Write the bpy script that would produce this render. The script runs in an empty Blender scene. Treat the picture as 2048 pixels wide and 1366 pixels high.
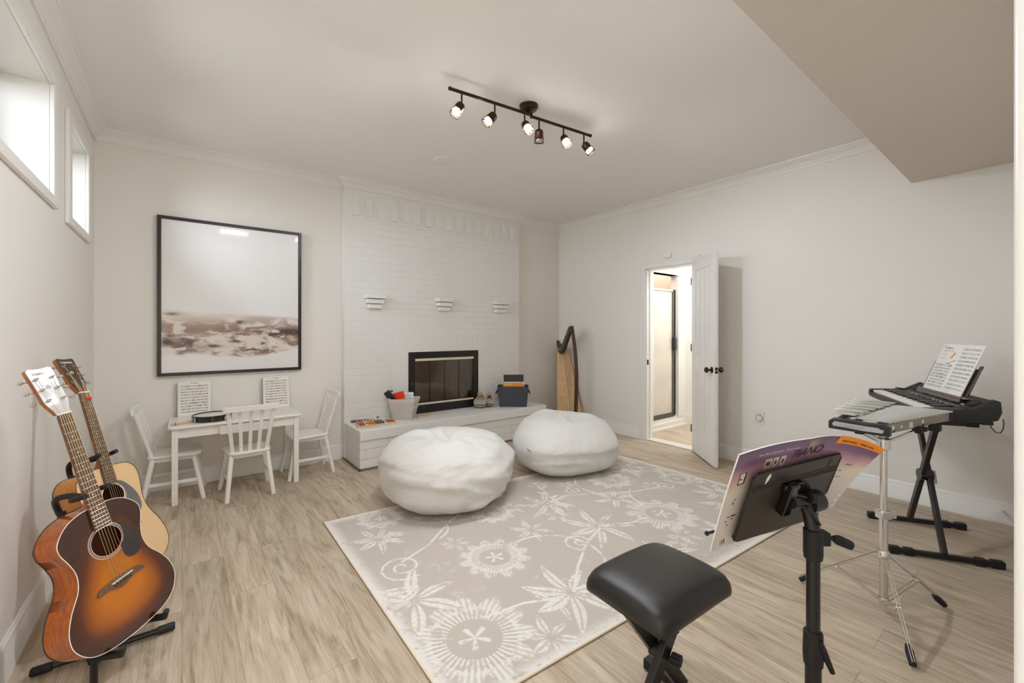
import bpy, bmesh, math, random
import numpy as np
from mathutils import Vector, Matrix

random.seed(7)
SC = bpy.context.scene
COL = SC.collection
PI = math.pi
R = math.radians

# ------------------------------------------------------------ camera, world, light, exposure
CAM_H = 1.27
cd = bpy.data.cameras.new('camera')
cam = bpy.data.objects.new('camera', cd)
COL.objects.link(cam)
cam.location = (0, 0, CAM_H)
cam.rotation_euler = (R(90), 0, R(-37.88))
cd.sensor_width = 36.0
cd.lens = 847.4 * 36.0 / 2048
cd.shift_y = -20.0 / 2048
cd.clip_start = 0.02
SC.camera = cam

SC.view_settings.view_transform = 'Standard'
SC.view_settings.look = 'None'
SC.view_settings.gamma = 1.0
SC.view_settings.use_curve_mapping = False
SC.view_settings.exposure = 0.20
try:
    SC.cycles.diffuse_bounces = 7
    SC.cycles.max_bounces = 14
    SC.cycles.caustics_reflective = False
    SC.cycles.caustics_refractive = False
    SC.cycles.sample_clamp_indirect = 4.0
except Exception:
    pass

W = bpy.data.worlds.new('world')
SC.world = W
W.use_nodes = True
bg = W.node_tree.nodes['Background']
bg.inputs[0].default_value = (0.86, 0.93, 1.0, 1)
bg.inputs[1].default_value = 24.0


def light(name, kind, loc, energy, color=(1, 1, 1), size=0.1, size_y=None, direction=(0, 0, -1), spot=None, blend=0.6, spread=None):
    d = bpy.data.lights.new(name, kind)
    d.energy = energy
    d.color = color
    if kind == 'AREA':
        d.shape = 'RECTANGLE'
        d.size = size
        d.size_y = size_y or size
        if spread:
            d.spread = spread
    else:
        d.shadow_soft_size = size
    if kind == 'SPOT':
        d.spot_size = spot
        d.spot_blend = blend
    o = bpy.data.objects.new(name, d)
    COL.objects.link(o)
    o.location = loc
    o.rotation_euler = Vector(direction).to_track_quat('-Z', 'Y').to_euler()
    return o


# lamp of the room beyond the door, plus three added fill lights
light('hall_fill', 'AREA', (0.90, -1.35, 2.62), 90, (0.93, 1.0, 1.10), 0.6, 1.4)  # unseen fill, added behind the camera to brighten the room
light('ceiling_fill', 'AREA', (0.62, 1.12, 2.765), 15, (0.95, 1.0, 1.09), 0.35, 0.35)  # added fill with no fixture, out of view
light('bath_lamp', 'AREA', (5.0, 2.25, 2.60), 26, (0.98, 1.0, 1.03), 0.9, 0.9)
light('shower_fill', 'AREA', (4.98, 3.6, 2.60), 7, (1, 0.95, 0.88), 0.3, 0.3)  # added to brighten the shower interior
BULB_W = 24.0
BULB_C = (0.95, 1.0, 1.10)


# ------------------------------------------------------------ materials
def srgb(r, g, b):
    f = lambda c: (c / 255 / 12.92) if c <= 10 else ((c / 255 + 0.055) / 1.055) ** 2.4
    return (f(r), f(g), f(b))


def mat(name, col, rough=0.6, metal=0.0, coat=0.0, spec=0.5, emit=None, emit_s=0.0, bump=0.0, bscale=200.0, sheen=0.0, coat_rough=0.05, alpha=None):
    m = bpy.data.materials.new(name)
    m.use_nodes = True
    nt = m.node_tree
    b = nt.nodes['Principled BSDF']
    b.inputs['Base Color'].default_value = (*col, 1)
    b.inputs['Roughness'].default_value = rough
    b.inputs['Metallic'].default_value = metal
    b.inputs['Specular IOR Level'].default_value = spec
    b.inputs['Coat Weight'].default_value = coat
    b.inputs['Coat Roughness'].default_value = coat_rough
    b.inputs['Sheen Weight'].default_value = sheen
    if emit:
        b.inputs['Emission Color'].default_value = (*emit, 1)
        b.inputs['Emission Strength'].default_value = emit_s
    if bump:
        tc = nt.nodes.new('ShaderNodeTexCoord')
        n = nt.nodes.new('ShaderNodeTexNoise')
        n.inputs['Scale'].default_value = bscale
        n.inputs['Detail'].default_value = 4
        bp = nt.nodes.new('ShaderNodeBump')
        bp.inputs['Strength'].default_value = bump
        bp.inputs['Distance'].default_value = 0.005
        nt.links.new(tc.outputs['Object'], n.inputs['Vector'])
        nt.links.new(n.outputs['Fac'], bp.inputs['Height'])
        nt.links.new(bp.outputs[0], b.inputs['Normal'])
    return m


def nodes(m):
    return m.node_tree, m.node_tree.nodes['Principled BSDF']


def vcol_mat(name, rough=0.6, coat=0.0, bump=0.0, bscale=300.0, spec=0.4):
    m = mat(name, (0.8, 0.8, 0.8), rough, coat=coat, bump=bump, bscale=bscale, spec=spec)
    nt, b = nodes(m)
    a = nt.nodes.new('ShaderNodeAttribute')
    a.attribute_name = 'Col'
    nt.links.new(a.outputs['Color'], b.inputs['Base Color'])
    return m


def wood_mat(name, c1, c2, axis='Y', scale=1.0, rough=0.4, coat=0.0, stretch=14.0):
    m = mat(name, c1, rough, coat=coat)
    nt, b = nodes(m)
    tc = nt.nodes.new('ShaderNodeTexCoord')
    mp = nt.nodes.new('ShaderNodeMapping')
    s = {'X': (1, stretch, stretch), 'Y': (stretch, 1, stretch), 'Z': (stretch, stretch, 1)}[axis]
    mp.inputs['Scale'].default_value = tuple(v * scale for v in s)
    n = nt.nodes.new('ShaderNodeTexNoise')
    n.inputs['Scale'].default_value = 5
    n.inputs['Detail'].default_value = 5
    n.inputs['Distortion'].default_value = 0.6
    cr = nt.nodes.new('ShaderNodeValToRGB')
    cr.color_ramp.elements[0].position = 0.35
    cr.color_ramp.elements[1].position = 0.68
    cr.color_ramp.elements[0].color = (*c1, 1)
    cr.color_ramp.elements[1].color = (*c2, 1)
    nt.links.new(tc.outputs['Object'], mp.inputs[0])
    nt.links.new(mp.outputs[0], n.inputs['Vector'])
    nt.links.new(n.outputs['Fac'], cr.inputs[0])
    nt.links.new(cr.outputs[0], b.inputs['Base Color'])
    return m


M = {}
M['wall'] = mat('wall_paint', srgb(234, 230, 223), 0.55, bump=0.03, bscale=350)
M['ceiling'] = mat('ceiling_paint', srgb(241, 239, 236), 0.7)
M['trim'] = mat('white_trim_paint', srgb(234, 232, 227), 0.35)
M['door'] = mat('white_door_paint', srgb(234, 232, 228), 0.35)
M['black'] = mat('black_metal', srgb(24, 21, 19), 0.38, bump=0.02, bscale=900)
M['blackgloss'] = mat('black_gloss', srgb(16, 14, 13), 0.18, coat=0.3)
M['rubber'] = mat('black_rubber', srgb(20, 19, 19), 0.6)
M['plastic'] = mat('black_plastic', srgb(34, 32, 31), 0.42, bump=0.05, bscale=1200)
M['plasticgrey'] = mat('grey_plastic', srgb(92, 90, 86), 0.45)
M['chrome'] = mat('chrome', srgb(222, 220, 216), 0.09, metal=1.0)
M['silver'] = mat('satin_silver', srgb(205, 206, 202), 0.3, metal=0.9)
M['bronze'] = mat('oil_bronze', srgb(70, 50, 36), 0.32, metal=0.9)
M['darkbronze'] = mat('dark_bronze', srgb(48, 38, 32), 0.35, metal=0.85)
M['white'] = mat('white_paint', srgb(238, 235, 228), 0.3)
M['headsheen'] = mat('painted_head_sheen', srgb(182, 179, 174), 0.3, coat=0.15)  # pale tone puts a gloss reflection into the front guitar's headstock colour
M['paper'] = mat('paper', srgb(236, 233, 228), 0.6)
M['cream'] = mat('cream_metal', srgb(222, 212, 190), 0.35)
M['leather'] = mat('black_leather', srgb(26, 24, 22), 0.36, bump=0.12, bscale=700, spec=0.5)
M['frameblack'] = mat('black_frame', srgb(30, 26, 23), 0.3)
M['red'] = mat('red_plastic', srgb(214, 48, 24), 0.35)
M['orange'] = mat('orange_print', srgb(240, 140, 20), 0.5)
M['ink'] = mat('ink', srgb(40, 34, 34), 0.6)
M['inkgrey'] = mat('grey_ink', srgb(150, 148, 146), 0.7)
M['inkwhite'] = mat('white_ink', srgb(236, 214, 214), 0.6)
M['plate'] = mat('white_plate', srgb(232, 229, 222), 0.35)
M['threshold'] = mat('threshold_metal', srgb(222, 216, 206), 0.4)
M['cord'] = mat('black_cord', srgb(20, 20, 20), 0.5)
M['string'] = mat('steel_string', srgb(190, 165, 130), 0.3, metal=0.7)
M['bulb'] = mat('lit_bulb', (1, 1, 1), 0.3, emit=(1.0, 0.96, 0.88), emit_s=60.0)
M['glassdark'] = mat('smoked_glass', srgb(52, 44, 38), 0.05, spec=0.9)
M['label'] = mat('cream_label', srgb(226, 222, 212), 0.5)
M['showerbrown'] = mat('shower_tan', srgb(196, 156, 112), 0.6)
M['tag'] = mat('grey_green_tag', srgb(122, 130, 118), 0.7)


def glass_mat(name, tint, mix, rough=0.02):
    m = bpy.data.materials.new(name)
    m.use_nodes = True
    nt = m.node_tree
    out = nt.nodes['Material Output']
    nt.nodes.remove(nt.nodes['Principled BSDF'])
    t = nt.nodes.new('ShaderNodeBsdfTransparent')
    t.inputs[0].default_value = (*tint, 1)
    g = nt.nodes.new('ShaderNodeBsdfGlossy')
    g.inputs['Roughness'].default_value = rough
    fr = nt.nodes.new('ShaderNodeFresnel')
    fr.inputs[0].default_value = 1.5
    ad = nt.nodes.new('ShaderNodeMath')
    ad.operation = 'ADD'
    ad.inputs[1].default_value = mix
    mx = nt.nodes.new('ShaderNodeMixShader')
    nt.links.new(fr.outputs[0], ad.inputs[0])
    nt.links.new(ad.outputs[0], mx.inputs[0])
    nt.links.new(t.outputs[0], mx.inputs[1])
    nt.links.new(g.outputs[0], mx.inputs[2])
    nt.links.new(mx.outputs[0], out.inputs[0])
    return m


M['windowglass'] = glass_mat('window_glass', (0.97, 0.98, 1.0), 0.0)
M['fireglass'] = glass_mat('fireplace_glass', (0.82, 0.76, 0.70), 0.05)


def frosted():
    m = mat('frosted_shower_glass', srgb(214, 208, 198), 0.25, bump=0.3, bscale=160)
    nt, b = nodes(m)
    tc = nt.nodes.new('ShaderNodeTexCoord')
    sp = nt.nodes.new('ShaderNodeSeparateXYZ')
    n = nt.nodes.new('ShaderNodeTexNoise')
    n.inputs['Scale'].default_value = 3
    cr = nt.nodes.new('ShaderNodeValToRGB')
    cr.color_ramp.elements[0].position = 0.4
    cr.color_ramp.elements[0].color = (*srgb(206, 200, 190), 1)
    cr.color_ramp.elements[1].position = 0.7
    cr.color_ramp.elements[1].color = (*srgb(224, 214, 200), 1)
    nt.links.new(tc.outputs['Object'], n.inputs['Vector'])
    nt.links.new(n.outputs['Fac'], cr.inputs[0])
    nt.links.new(cr.outputs[0], b.inputs['Base Color'])
    return m


M['frost'] = frosted()


def floor_mat():
    m = mat('wood_plank_floor', (0.4, 0.3, 0.2), 0.38, spec=0.35)
    nt, b = nodes(m)
    N, L = nt.nodes, nt.links
    tc = N.new('ShaderNodeTexCoord')
    mp = N.new('ShaderNodeMapping')
    mp.inputs['Rotation'].default_value = (0, 0, R(90))
    br = N.new('ShaderNodeTexBrick')
    br.offset = 0.37
    br.inputs['Scale'].default_value = 1.0
    br.inputs['Brick Width'].default_value = 1.22
    br.inputs['Row Height'].default_value = 0.182
    br.inputs['Mortar Size'].default_value = 0.0011
    br.inputs['Mortar Smooth'].default_value = 0.1
    br.inputs['Color1'].default_value = (0, 0, 0, 1)
    br.inputs['Color2'].default_value = (1, 1, 1, 1)
    br.inputs['Mortar'].default_value = (0.5, 0.5, 0.5, 1)
    L.new(tc.outputs['Object'], mp.inputs[0])
    L.new(mp.outputs[0], br.inputs['Vector'])
    # grain: noise stretched along the plank, shifted from plank to plank
    mp2 = N.new('ShaderNodeMapping')
    mp2.inputs['Scale'].default_value = (9.0, 1.0, 1.0)
    L.new(tc.outputs['Object'], mp2.inputs[0])
    sc = N.new('ShaderNodeVectorMath')
    sc.operation = 'SCALE'
    sc.inputs['Scale'].default_value = 7.3
    L.new(br.outputs['Color'], sc.inputs[0])
    ad = N.new('ShaderNodeVectorMath')
    ad.operation = 'ADD'
    L.new(mp2.outputs[0], ad.inputs[0])
    L.new(sc.outputs[0], ad.inputs[1])
    n1 = N.new('ShaderNodeTexNoise')
    n1.inputs['Scale'].default_value = 2.3
    n1.inputs['Detail'].default_value = 7
    n1.inputs['Roughness'].default_value = 0.62
    n1.inputs['Distortion'].default_value = 1.1
    L.new(ad.outputs[0], n1.inputs['Vector'])
    mp3 = N.new('ShaderNodeMapping')
    mp3.inputs['Scale'].default_value = (60.0, 2.2, 1.0)
    L.new(tc.outputs['Object'], mp3.inputs[0])
    n2 = N.new('ShaderNodeTexNoise')
    n2.inputs['Scale'].default_value = 2.0
    n2.inputs['Detail'].default_value = 6
    n2.inputs['Roughness'].default_value = 0.7
    L.new(mp3.outputs[0], n2.inputs['Vector'])
    mx = N.new('ShaderNodeMath')
    mx.operation = 'MULTIPLY_ADD'
    mx.inputs[1].default_value = 0.38
    L.new(n2.outputs['Fac'], mx.inputs[0])
    sc2 = N.new('ShaderNodeMath')
    sc2.operation = 'MULTIPLY'
    sc2.inputs[1].default_value = 0.62
    L.new(n1.outputs['Fac'], sc2.inputs[0])
    L.new(sc2.outputs[0], mx.inputs[2])
    cr = N.new('ShaderNodeValToRGB')
    e = cr.color_ramp.elements
    e[0].position = 0.34
    e[0].color = (*srgb(144, 125, 103), 1)
    e[1].position = 0.66
    e[1].color = (*srgb(212, 198, 178), 1)
    k = e.new(0.48)
    k.color = (*srgb(184, 167, 144), 1)
    L.new(mx.outputs[0], cr.inputs[0])
    hv = N.new('ShaderNodeHueSaturation')
    mr = N.new('ShaderNodeMapRange')
    mr.inputs['To Min'].default_value = 0.90
    mr.inputs['To Max'].default_value = 1.08
    L.new(br.outputs['Color'], mr.inputs['Value'])
    L.new(mr.outputs[0], hv.inputs['Value'])
    L.new(cr.outputs[0], hv.inputs['Color'])
    mm = N.new('ShaderNodeMixRGB')
    mm.blend_type = 'MULTIPLY'
    mm.inputs[2].default_value = (0.66, 0.6, 0.55, 1)
    L.new(br.outputs['Fac'], mm.inputs[0])
    L.new(hv.outputs[0], mm.inputs[1])
    L.new(mm.outputs[0], b.inputs['Base Color'])
    bp = N.new('ShaderNodeBump')
    bp.inputs['Strength'].default_value = 0.06
    bp.inputs['Distance'].default_value = 0.003
    L.new(mx.outputs[0], bp.inputs['Height'])
    L.new(bp.outputs[0], b.inputs['Normal'])
    rr = N.new('ShaderNodeMapRange')
    rr.inputs['To Min'].default_value = 0.32
    rr.inputs['To Max'].default_value = 0.5
    L.new(n2.outputs['Fac'], rr.inputs['Value'])
    L.new(rr.outputs[0], b.inputs['Roughness'])
    return m


M['floor'] = floor_mat()


def brick_mat(name, bw, rh, rot=(0, 0, 0), strength=0.6, vert=False):
    m = mat(name, srgb(232, 231, 228), 0.42)
    nt, b = nodes(m)
    N, L = nt.nodes, nt.links
    tc = N.new('ShaderNodeTexCoord')
    sp = N.new('ShaderNodeSeparateXYZ')
    L.new(tc.outputs['Object'], sp.inputs[0])
    su = N.new('ShaderNodeMath')
    su.operation = 'ADD'
    L.new(sp.outputs['X'], su.inputs[0])
    L.new(sp.outputs['Y'], su.inputs[1])
    cb = N.new('ShaderNodeCombineXYZ')
    if vert:
        L.new(sp.outputs['Z'], cb.inputs['X'])
        L.new(su.outputs[0], cb.inputs['Y'])
    else:
        L.new(su.outputs[0], cb.inputs['X'])
        L.new(sp.outputs['Z'], cb.inputs['Y'])
    br = N.new('ShaderNodeTexBrick')
    br.inputs['Scale'].default_value = 1
    br.inputs['Brick Width'].default_value = bw
    br.inputs['Row Height'].default_value = rh
    br.inputs['Mortar Size'].default_value = 0.006
    br.inputs['Mortar Smooth'].default_value = 0.6
    br.inputs['Color1'].default_value = (1, 1, 1, 1)
    br.inputs['Color2'].default_value = (0.7, 0.7, 0.7, 1)
    br.inputs['Mortar'].default_value = (0.0, 0.0, 0.0, 1)
    L.new(cb.outputs[0], br.inputs['Vector'])
    n = N.new('ShaderNodeTexNoise')
    n.inputs['Scale'].default_value = 90
    n.inputs['Detail'].default_value = 4
    L.new(tc.outputs['Object'], n.inputs['Vector'])
    ma = N.new('ShaderNodeMath')
    ma.operation = 'MULTIPLY_ADD'
    ma.inputs[1].default_value = 0.35
    L.new(n.outputs['Fac'], ma.inputs[0])
    L.new(br.outputs['Color'], ma.inputs[2])
    bp = N.new('ShaderNodeBump')
    bp.inputs['Strength'].default_value = strength
    bp.inputs['Distance'].default_value = 0.004
    L.new(ma.outputs[0], bp.inputs['Height'])
    L.new(bp.outputs[0], b.inputs['Normal'])
    return m


M['brick'] = brick_mat('white_painted_brick', 0.205, 0.0685)
M['brickbase'] = brick_mat('white_painted_hearth_brick', 0.42, 0.092, strength=0.9)
M['bricksoldier'] = brick_mat('white_painted_upright_brick', 0.40, 0.066, vert=True)
M['brickplain'] = mat('white_painted_plain_brick', srgb(232, 231, 228), 0.42, bump=0.25, bscale=90)


def bag_mat():
    m = mat('white_sherpa', srgb(224, 222, 216), 0.95, sheen=0.35, spec=0.1)
    nt, b = nodes(m)
    N, L = nt.nodes, nt.links
    tc = N.new('ShaderNodeTexCoord')
    n = N.new('ShaderNodeTexNoise')
    n.inputs['Scale'].default_value = 130
    n.inputs['Detail'].default_value = 5
    n.inputs['Roughness'].default_value = 0.7
    n2 = N.new('ShaderNodeTexNoise')
    n2.inputs['Scale'].default_value = 9
    n2.inputs['Detail'].default_value = 3
    L.new(tc.outputs['Object'], n.inputs['Vector'])
    L.new(tc.outputs['Object'], n2.inputs['Vector'])
    ma = N.new('ShaderNodeMath')
    ma.operation = 'MULTIPLY_ADD'
    ma.inputs[1].default_value = 1.4
    L.new(n2.outputs['Fac'], ma.inputs[0])
    L.new(n.outputs['Fac'], ma.inputs[2])
    bp = N.new('ShaderNodeBump')
    bp.inputs['Strength'].default_value = 0.5
    bp.inputs['Distance'].default_value = 0.012
    L.new(ma.outputs[0], bp.inputs['Height'])
    L.new(bp.outputs[0], b.inputs['Normal'])
    return m


M['bag'] = bag_mat()


def weave_mat(name, c, scale, strength, rough=0.6):
    m = mat(name, c, rough)
    nt, b = nodes(m)
    N, L = nt.nodes, nt.links
    tc = N.new('ShaderNodeTexCoord')
    w1 = N.new('ShaderNodeTexWave')
    w1.bands_direction = 'Z'
    w1.inputs['Scale'].default_value = scale
    w1.inputs['Distortion'].default_value = 0.4
    w2 = N.new('ShaderNodeTexWave')
    w2.bands_direction = 'DIAGONAL'
    w2.inputs['Scale'].default_value = scale * 0.8
    L.new(tc.outputs['Object'], w1.inputs['Vector'])
    L.new(tc.outputs['Object'], w2.inputs['Vector'])
    ma = N.new('ShaderNodeMath')
    ma.operation = 'MULTIPLY'
    L.new(w1.outputs['Fac'], ma.inputs[0])
    L.new(w2.outputs['Fac'], ma.inputs[1])
    bp = N.new('ShaderNodeBump')
    bp.inputs['Strength'].default_value = strength
    bp.inputs['Distance'].default_value = 0.004
    L.new(ma.outputs[0], bp.inputs['Height'])
    L.new(bp.outputs[0], b.inputs['Normal'])
    mx = N.new('ShaderNodeMixRGB')
    mx.inputs[1].default_value = (*[v * 0.72 for v in c], 1)
    mx.inputs[2].default_value = (*c, 1)
    L.new(ma.outputs[0], mx.inputs[0])
    L.new(mx.outputs[0], b.inputs['Base Color'])
    return m


M['wicker'] = weave_mat('white_wicker', srgb(232, 224, 214), 62, 0.8)
M['greyweave'] = weave_mat('charcoal_weave', srgb(72, 72, 80), 40, 0.5)
M['linen'] = mat('linen_liner', srgb(220, 206, 192), 0.9, bump=0.2, bscale=400)
M['gourd'] = weave_mat('beaded_gourd', srgb(172, 138, 100), 30, 0.8)
M['gourddark'] = weave_mat('dark_beaded_gourd', srgb(120, 78, 50), 30, 0.8)
M['cork'] = mat('cork', srgb(186, 148, 108), 0.8, bump=0.2, bscale=300)

M['amber'] = wood_mat('amber_side_wood', srgb(146, 68, 4), srgb(184, 96, 8), 'Y', 1.2, 0.16, 0.35)
M['natside'] = wood_mat('honey_side_wood', srgb(186, 116, 32), srgb(206, 138, 52), 'Y', 1.2, 0.16, 0.4)
M['spruce'] = wood_mat('pale_spruce', srgb(222, 184, 136), srgb(232, 198, 154), 'Y', 2.0, 0.14, 0.8)
M['rosewood'] = wood_mat('rosewood', srgb(84, 62, 44), srgb(112, 86, 62), 'Y', 2.0, 0.42)
M['rosehead'] = wood_mat('rosewood_headstock', srgb(66, 48, 34), srgb(92, 68, 48), 'Y', 2.0, 0.14, 0.6)
M['neckwood'] = wood_mat('neck_wood', srgb(150, 84, 26), srgb(176, 104, 40), 'Y', 1.0, 0.3, 0.3)
M['guitarin'] = mat('guitar_inside', srgb(96, 50, 20), 0.8)
M['tort'] = mat('tortoise_pickguard', srgb(44, 38, 38), 0.08, coat=0.6)
M['tortlight'] = mat('grey_pickguard', srgb(104, 106, 104), 0.1, coat=0.6)
M['ivory'] = mat('ivory', srgb(236, 228, 212), 0.3)
M['harpwood'] = wood_mat('pale_harp_wood', srgb(198, 156, 108), srgb(226, 190, 142), 'Z', 1.0, 0.4)
M['harpdark'] = wood_mat('dark_harp_wood', srgb(52, 24, 14), srgb(74, 36, 22), 'Z', 1.0, 0.2, 0.3)
M['palewood'] = wood_mat('pale_wood', srgb(214, 186, 146), srgb(230, 206, 170), 'X', 2.0, 0.5)
M['stickwood'] = wood_mat('stick_wood', srgb(212, 172, 116), srgb(230, 196, 146), 'X', 2.0, 0.4)


# ------------------------------------------------------------ mesh builder
def curve3(pts, n=6):
    """smooth curve through 3D points"""
    pts = [Vector(p) for p in pts]
    out = []
    for i in range(len(pts) - 1):
        p0, p1, p2, p3 = pts[max(i - 1, 0)], pts[i], pts[i + 1], pts[min(i + 2, len(pts) - 1)]
        for k in range(n):
            t_ = k / n
            out.append(0.5 * ((2 * p1) + (p2 - p0) * t_ + (2 * p0 - 5 * p1 + 4 * p2 - p3) * t_ ** 2 + (3 * p1 - p0 - 3 * p2 + p3) * t_ ** 3))
    out.append(pts[-1])
    return out


class MB:
    def __init__(self):
        self.v = []
        self.f = []

    def add(self, verts, faces, mtx=None):
        o = len(self.v)
        if mtx is not None:
            verts = [mtx @ Vector(p) for p in verts]
        self.v += [tuple(p) for p in verts]
        self.f += [tuple(i + o for i in f) for f in faces]
        return self

    def box(self, x0, x1, y0, y1, z0, z1, mtx=None):
        v = [(x0, y0, z0), (x1, y0, z0), (x1, y1, z0), (x0, y1, z0), (x0, y0, z1), (x1, y0, z1), (x1, y1, z1), (x0, y1, z1)]
        f = [(0, 3, 2, 1), (4, 5, 6, 7), (0, 1, 5, 4), (1, 2, 6, 5), (2, 3, 7, 6), (3, 0, 4, 7)]
        return self.add(v, f, mtx)

    def bar(self, p0, p1, w, h, up=(0, 0, 1), w1=None, h1=None):
        """rectangular bar from p0 to p1; w is the width across, h the size along up"""
        p0, p1 = Vector(p0), Vector(p1)
        d = (p1 - p0).normalized()
        u = Vector(up)
        u = (u - u.dot(d) * d)
        if u.length < 1e-4:
            u = Vector((1, 0, 0)) - Vector((1, 0, 0)).dot(d) * d
        u.normalize()
        s = d.cross(u)
        w1 = w1 or w
        h1 = h1 or h
        v = []
        for p, a, b in ((p0, w, h), (p1, w1, h1)):
            for sx, sy in ((-1, -1), (1, -1), (1, 1), (-1, 1)):
                v.append(p + s * (sx * a / 2) + u * (sy * b / 2))
        f = [(0, 3, 2, 1), (4, 5, 6, 7), (0, 1, 5, 4), (1, 2, 6, 5), (2, 3, 7, 6), (3, 0, 4, 7)]
        return self.add(v, f)

    def tube(self, pts, r, n=12, caps=True):
        """round tube through the points; r a number or one radius per point"""
        pts = [Vector(p) for p in pts]
        rs = [r] * len(pts) if not hasattr(r, '__len__') else r
        v, f = [], []
        prev = None
        for i, p in enumerate(pts):
            a = pts[max(i - 1, 0)]
            b = pts[min(i + 1, len(pts) - 1)]
            d = (b - a).normalized()
            if prev is None:
                u = Vector((0, 0, 1)) if abs(d.z) < 0.9 else Vector((1, 0, 0))
            else:
                u = prev
            u = (u - u.dot(d) * d).normalized()
            prev = u
            s = d.cross(u)
            for k in range(n):
                t = 2 * PI * k / n
                v.append(p + (u * math.cos(t) + s * math.sin(t)) * rs[i])
        for i in range(len(pts) - 1):
            for k in range(n):
                a, b = i * n + k, i * n + (k + 1) % n
                f.append((a, b, b + n, a + n))
        if caps:
            f.append(tuple(reversed(range(n))))
            f.append(tuple(range((len(pts) - 1) * n, len(pts) * n)))
        return self.add(v, f)

    def lathe(self, prof, n=24, mtx=None):
        """profile of (r, z) turned about z"""
        v, f = [], []
        for r, z in prof:
            for k in range(n):
                t = 2 * PI * k / n
                v.append((max(r, 1e-5) * math.cos(t), max(r, 1e-5) * math.sin(t), z))
        for i in range(len(prof) - 1):
            for k in range(n):
                a, b = i * n + k, i * n + (k + 1) % n
                f.append((a, b, b + n, a + n))
        return self.add(v, f, mtx)

    def prism(self, outline, z0, z1, mtx=None):
        n = len(outline)
        v = [(x, y, z0) for x, y in outline] + [(x, y, z1) for x, y in outline]
        f = [tuple(reversed(range(n))), tuple(range(n, 2 * n))]
        f += [(i, (i + 1) % n, (i + 1) % n + n, i + n) for i in range(n)]
        return self.add(v, f, mtx)

    def loft(self, rings, closed=True, caps=True):
        """rings of equal point count"""
        n = len(rings[0])
        v = [p for ring in rings for p in ring]
        f = []
        m = n if closed else n - 1
        for i in range(len(rings) - 1):
            for k in range(m):
                a, b = i * n + k, i * n + (k + 1) % n
                f.append((a, b, b + n, a + n))
        if caps:
            f.append(tuple(reversed(range(n))))
            f.append(tuple(range((len(rings) - 1) * n, len(rings) * n)))
        return self.add(v, f)

    def ball(self, c, r, n=12, sz=None):
        sz = sz or (1, 1, 1)
        prof = [(r * math.sin(PI * i / n), -r * math.cos(PI * i / n)) for i in range(n + 1)]
        m = Matrix.Translation(Vector(c)) @ Matrix.Diagonal((*sz, 1))
        return self.lathe(prof, n * 2, m)


def lookm(o, z, x=None):
    """matrix with origin o, z axis along z and x axis near x"""
    z = Vector(z).normalized()
    x = Vector(x) if x is not None else (Vector((1, 0, 0)) if abs(z.x) < 0.9 else Vector((0, 1, 0)))
    x = (x - x.dot(z) * z).normalized()
    y = z.cross(x)
    return Matrix(((x.x, y.x, z.x, o[0]), (x.y, y.y, z.y, o[1]), (x.z, y.z, z.z, o[2]), (0, 0, 0, 1)))


def T(x, y, z, rz=0.0):
    return Matrix.Translation((x, y, z)) @ Matrix.Rotation(rz, 4, 'Z')


ROOT = {}


def obj(name, mb, m, parent=None, smooth=35, bevel=0.0, world=False):
    """link a builder's shapes as ONE mesh object; world=True when the shapes were given in room coordinates"""
    me = bpy.data.meshes.new(name)
    vs = mb.v
    top = parent
    while top is not None and top.parent is not None:
        top = top.parent
    if world and top is not None:
        inv = ROOT.get(top.name, Matrix.Identity(4)).inverted()
        vs = [tuple(inv @ Vector(p)) for p in vs]
    me.from_pydata(vs, [], mb.f)
    bm = bmesh.new()
    bm.from_mesh(me)
    bmesh.ops.recalc_face_normals(bm, faces=bm.faces)
    bm.to_mesh(me)
    bm.free()
    me.materials.append(m)
    if smooth:
        me.shade_smooth()
        me.set_sharp_from_angle(angle=R(smooth))
    o = bpy.data.objects.new(name, me)
    COL.objects.link(o)
    if parent is not None:
        o.parent = parent
    if bevel:
        b = o.modifiers.new('bevel', 'BEVEL')
        b.width = bevel
        b.segments = 2
        b.limit_method = 'ANGLE'
        b.angle_limit = R(40)
        b.harden_normals = False
    return o


def tag(o, label, cat, group=None):
    o['label'] = label
    o['category'] = cat
    if group:
        o['group'] = group
    return o


def thing(name, label, cat, mtx=None, group=None):
    o = bpy.data.objects.new(name, None)
    o.empty_display_size = 0.05
    COL.objects.link(o)
    mtx = mtx or Matrix.Identity(4)
    o.matrix_world = mtx
    ROOT[o.name] = mtx.copy()
    return tag(o, label, cat, group)


def struct(name, mb, m, parent=None, bevel=0.0, smooth=35):
    o = obj(name, mb, m, parent, smooth=smooth, bevel=bevel)
    if parent is None:
        o['kind'] = 'structure'
    return o


def part_label(o, label):
    o['label'] = label
    return o


def copy_tree(o, parent=None):
    c = o.copy()
    COL.objects.link(c)
    if parent is not None:
        c.parent = parent
    for ch in list(o.children):
        copy_tree(ch, c)
    return c


def text_verts(s, size, bold=0.0, shear=0.0, align='LEFT', spacing=1.0):
    """flat text as triangles: returns verts (x, y) and faces"""
    cu = bpy.data.curves.new('lettering', 'FONT')
    cu.body = s
    cu.size = size
    cu.shear = shear
    cu.offset = bold
    cu.align_x = align
    cu.space_character = spacing
    cu.resolution_u = 3
    to = bpy.data.objects.new('lettering', cu)
    COL.objects.link(to)
    dg = bpy.context.evaluated_depsgraph_get()
    me = bpy.data.meshes.new_from_object(to.evaluated_get(dg))
    vs = [tuple(v.co) for v in me.vertices]
    fs = [tuple(p.vertices) for p in me.polygons]
    bpy.data.objects.remove(to)
    bpy.data.curves.remove(cu)
    bpy.data.meshes.remove(me)
    return vs, fs


def text_obj(name, s, size, fn, m, parent, **kw):
    vs, fs = text_verts(s, size, **kw)
    mb = MB()
    mb.add([fn(x, y) for x, y, _ in vs], fs)
    return obj(name, mb, m, parent, smooth=0)


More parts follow.
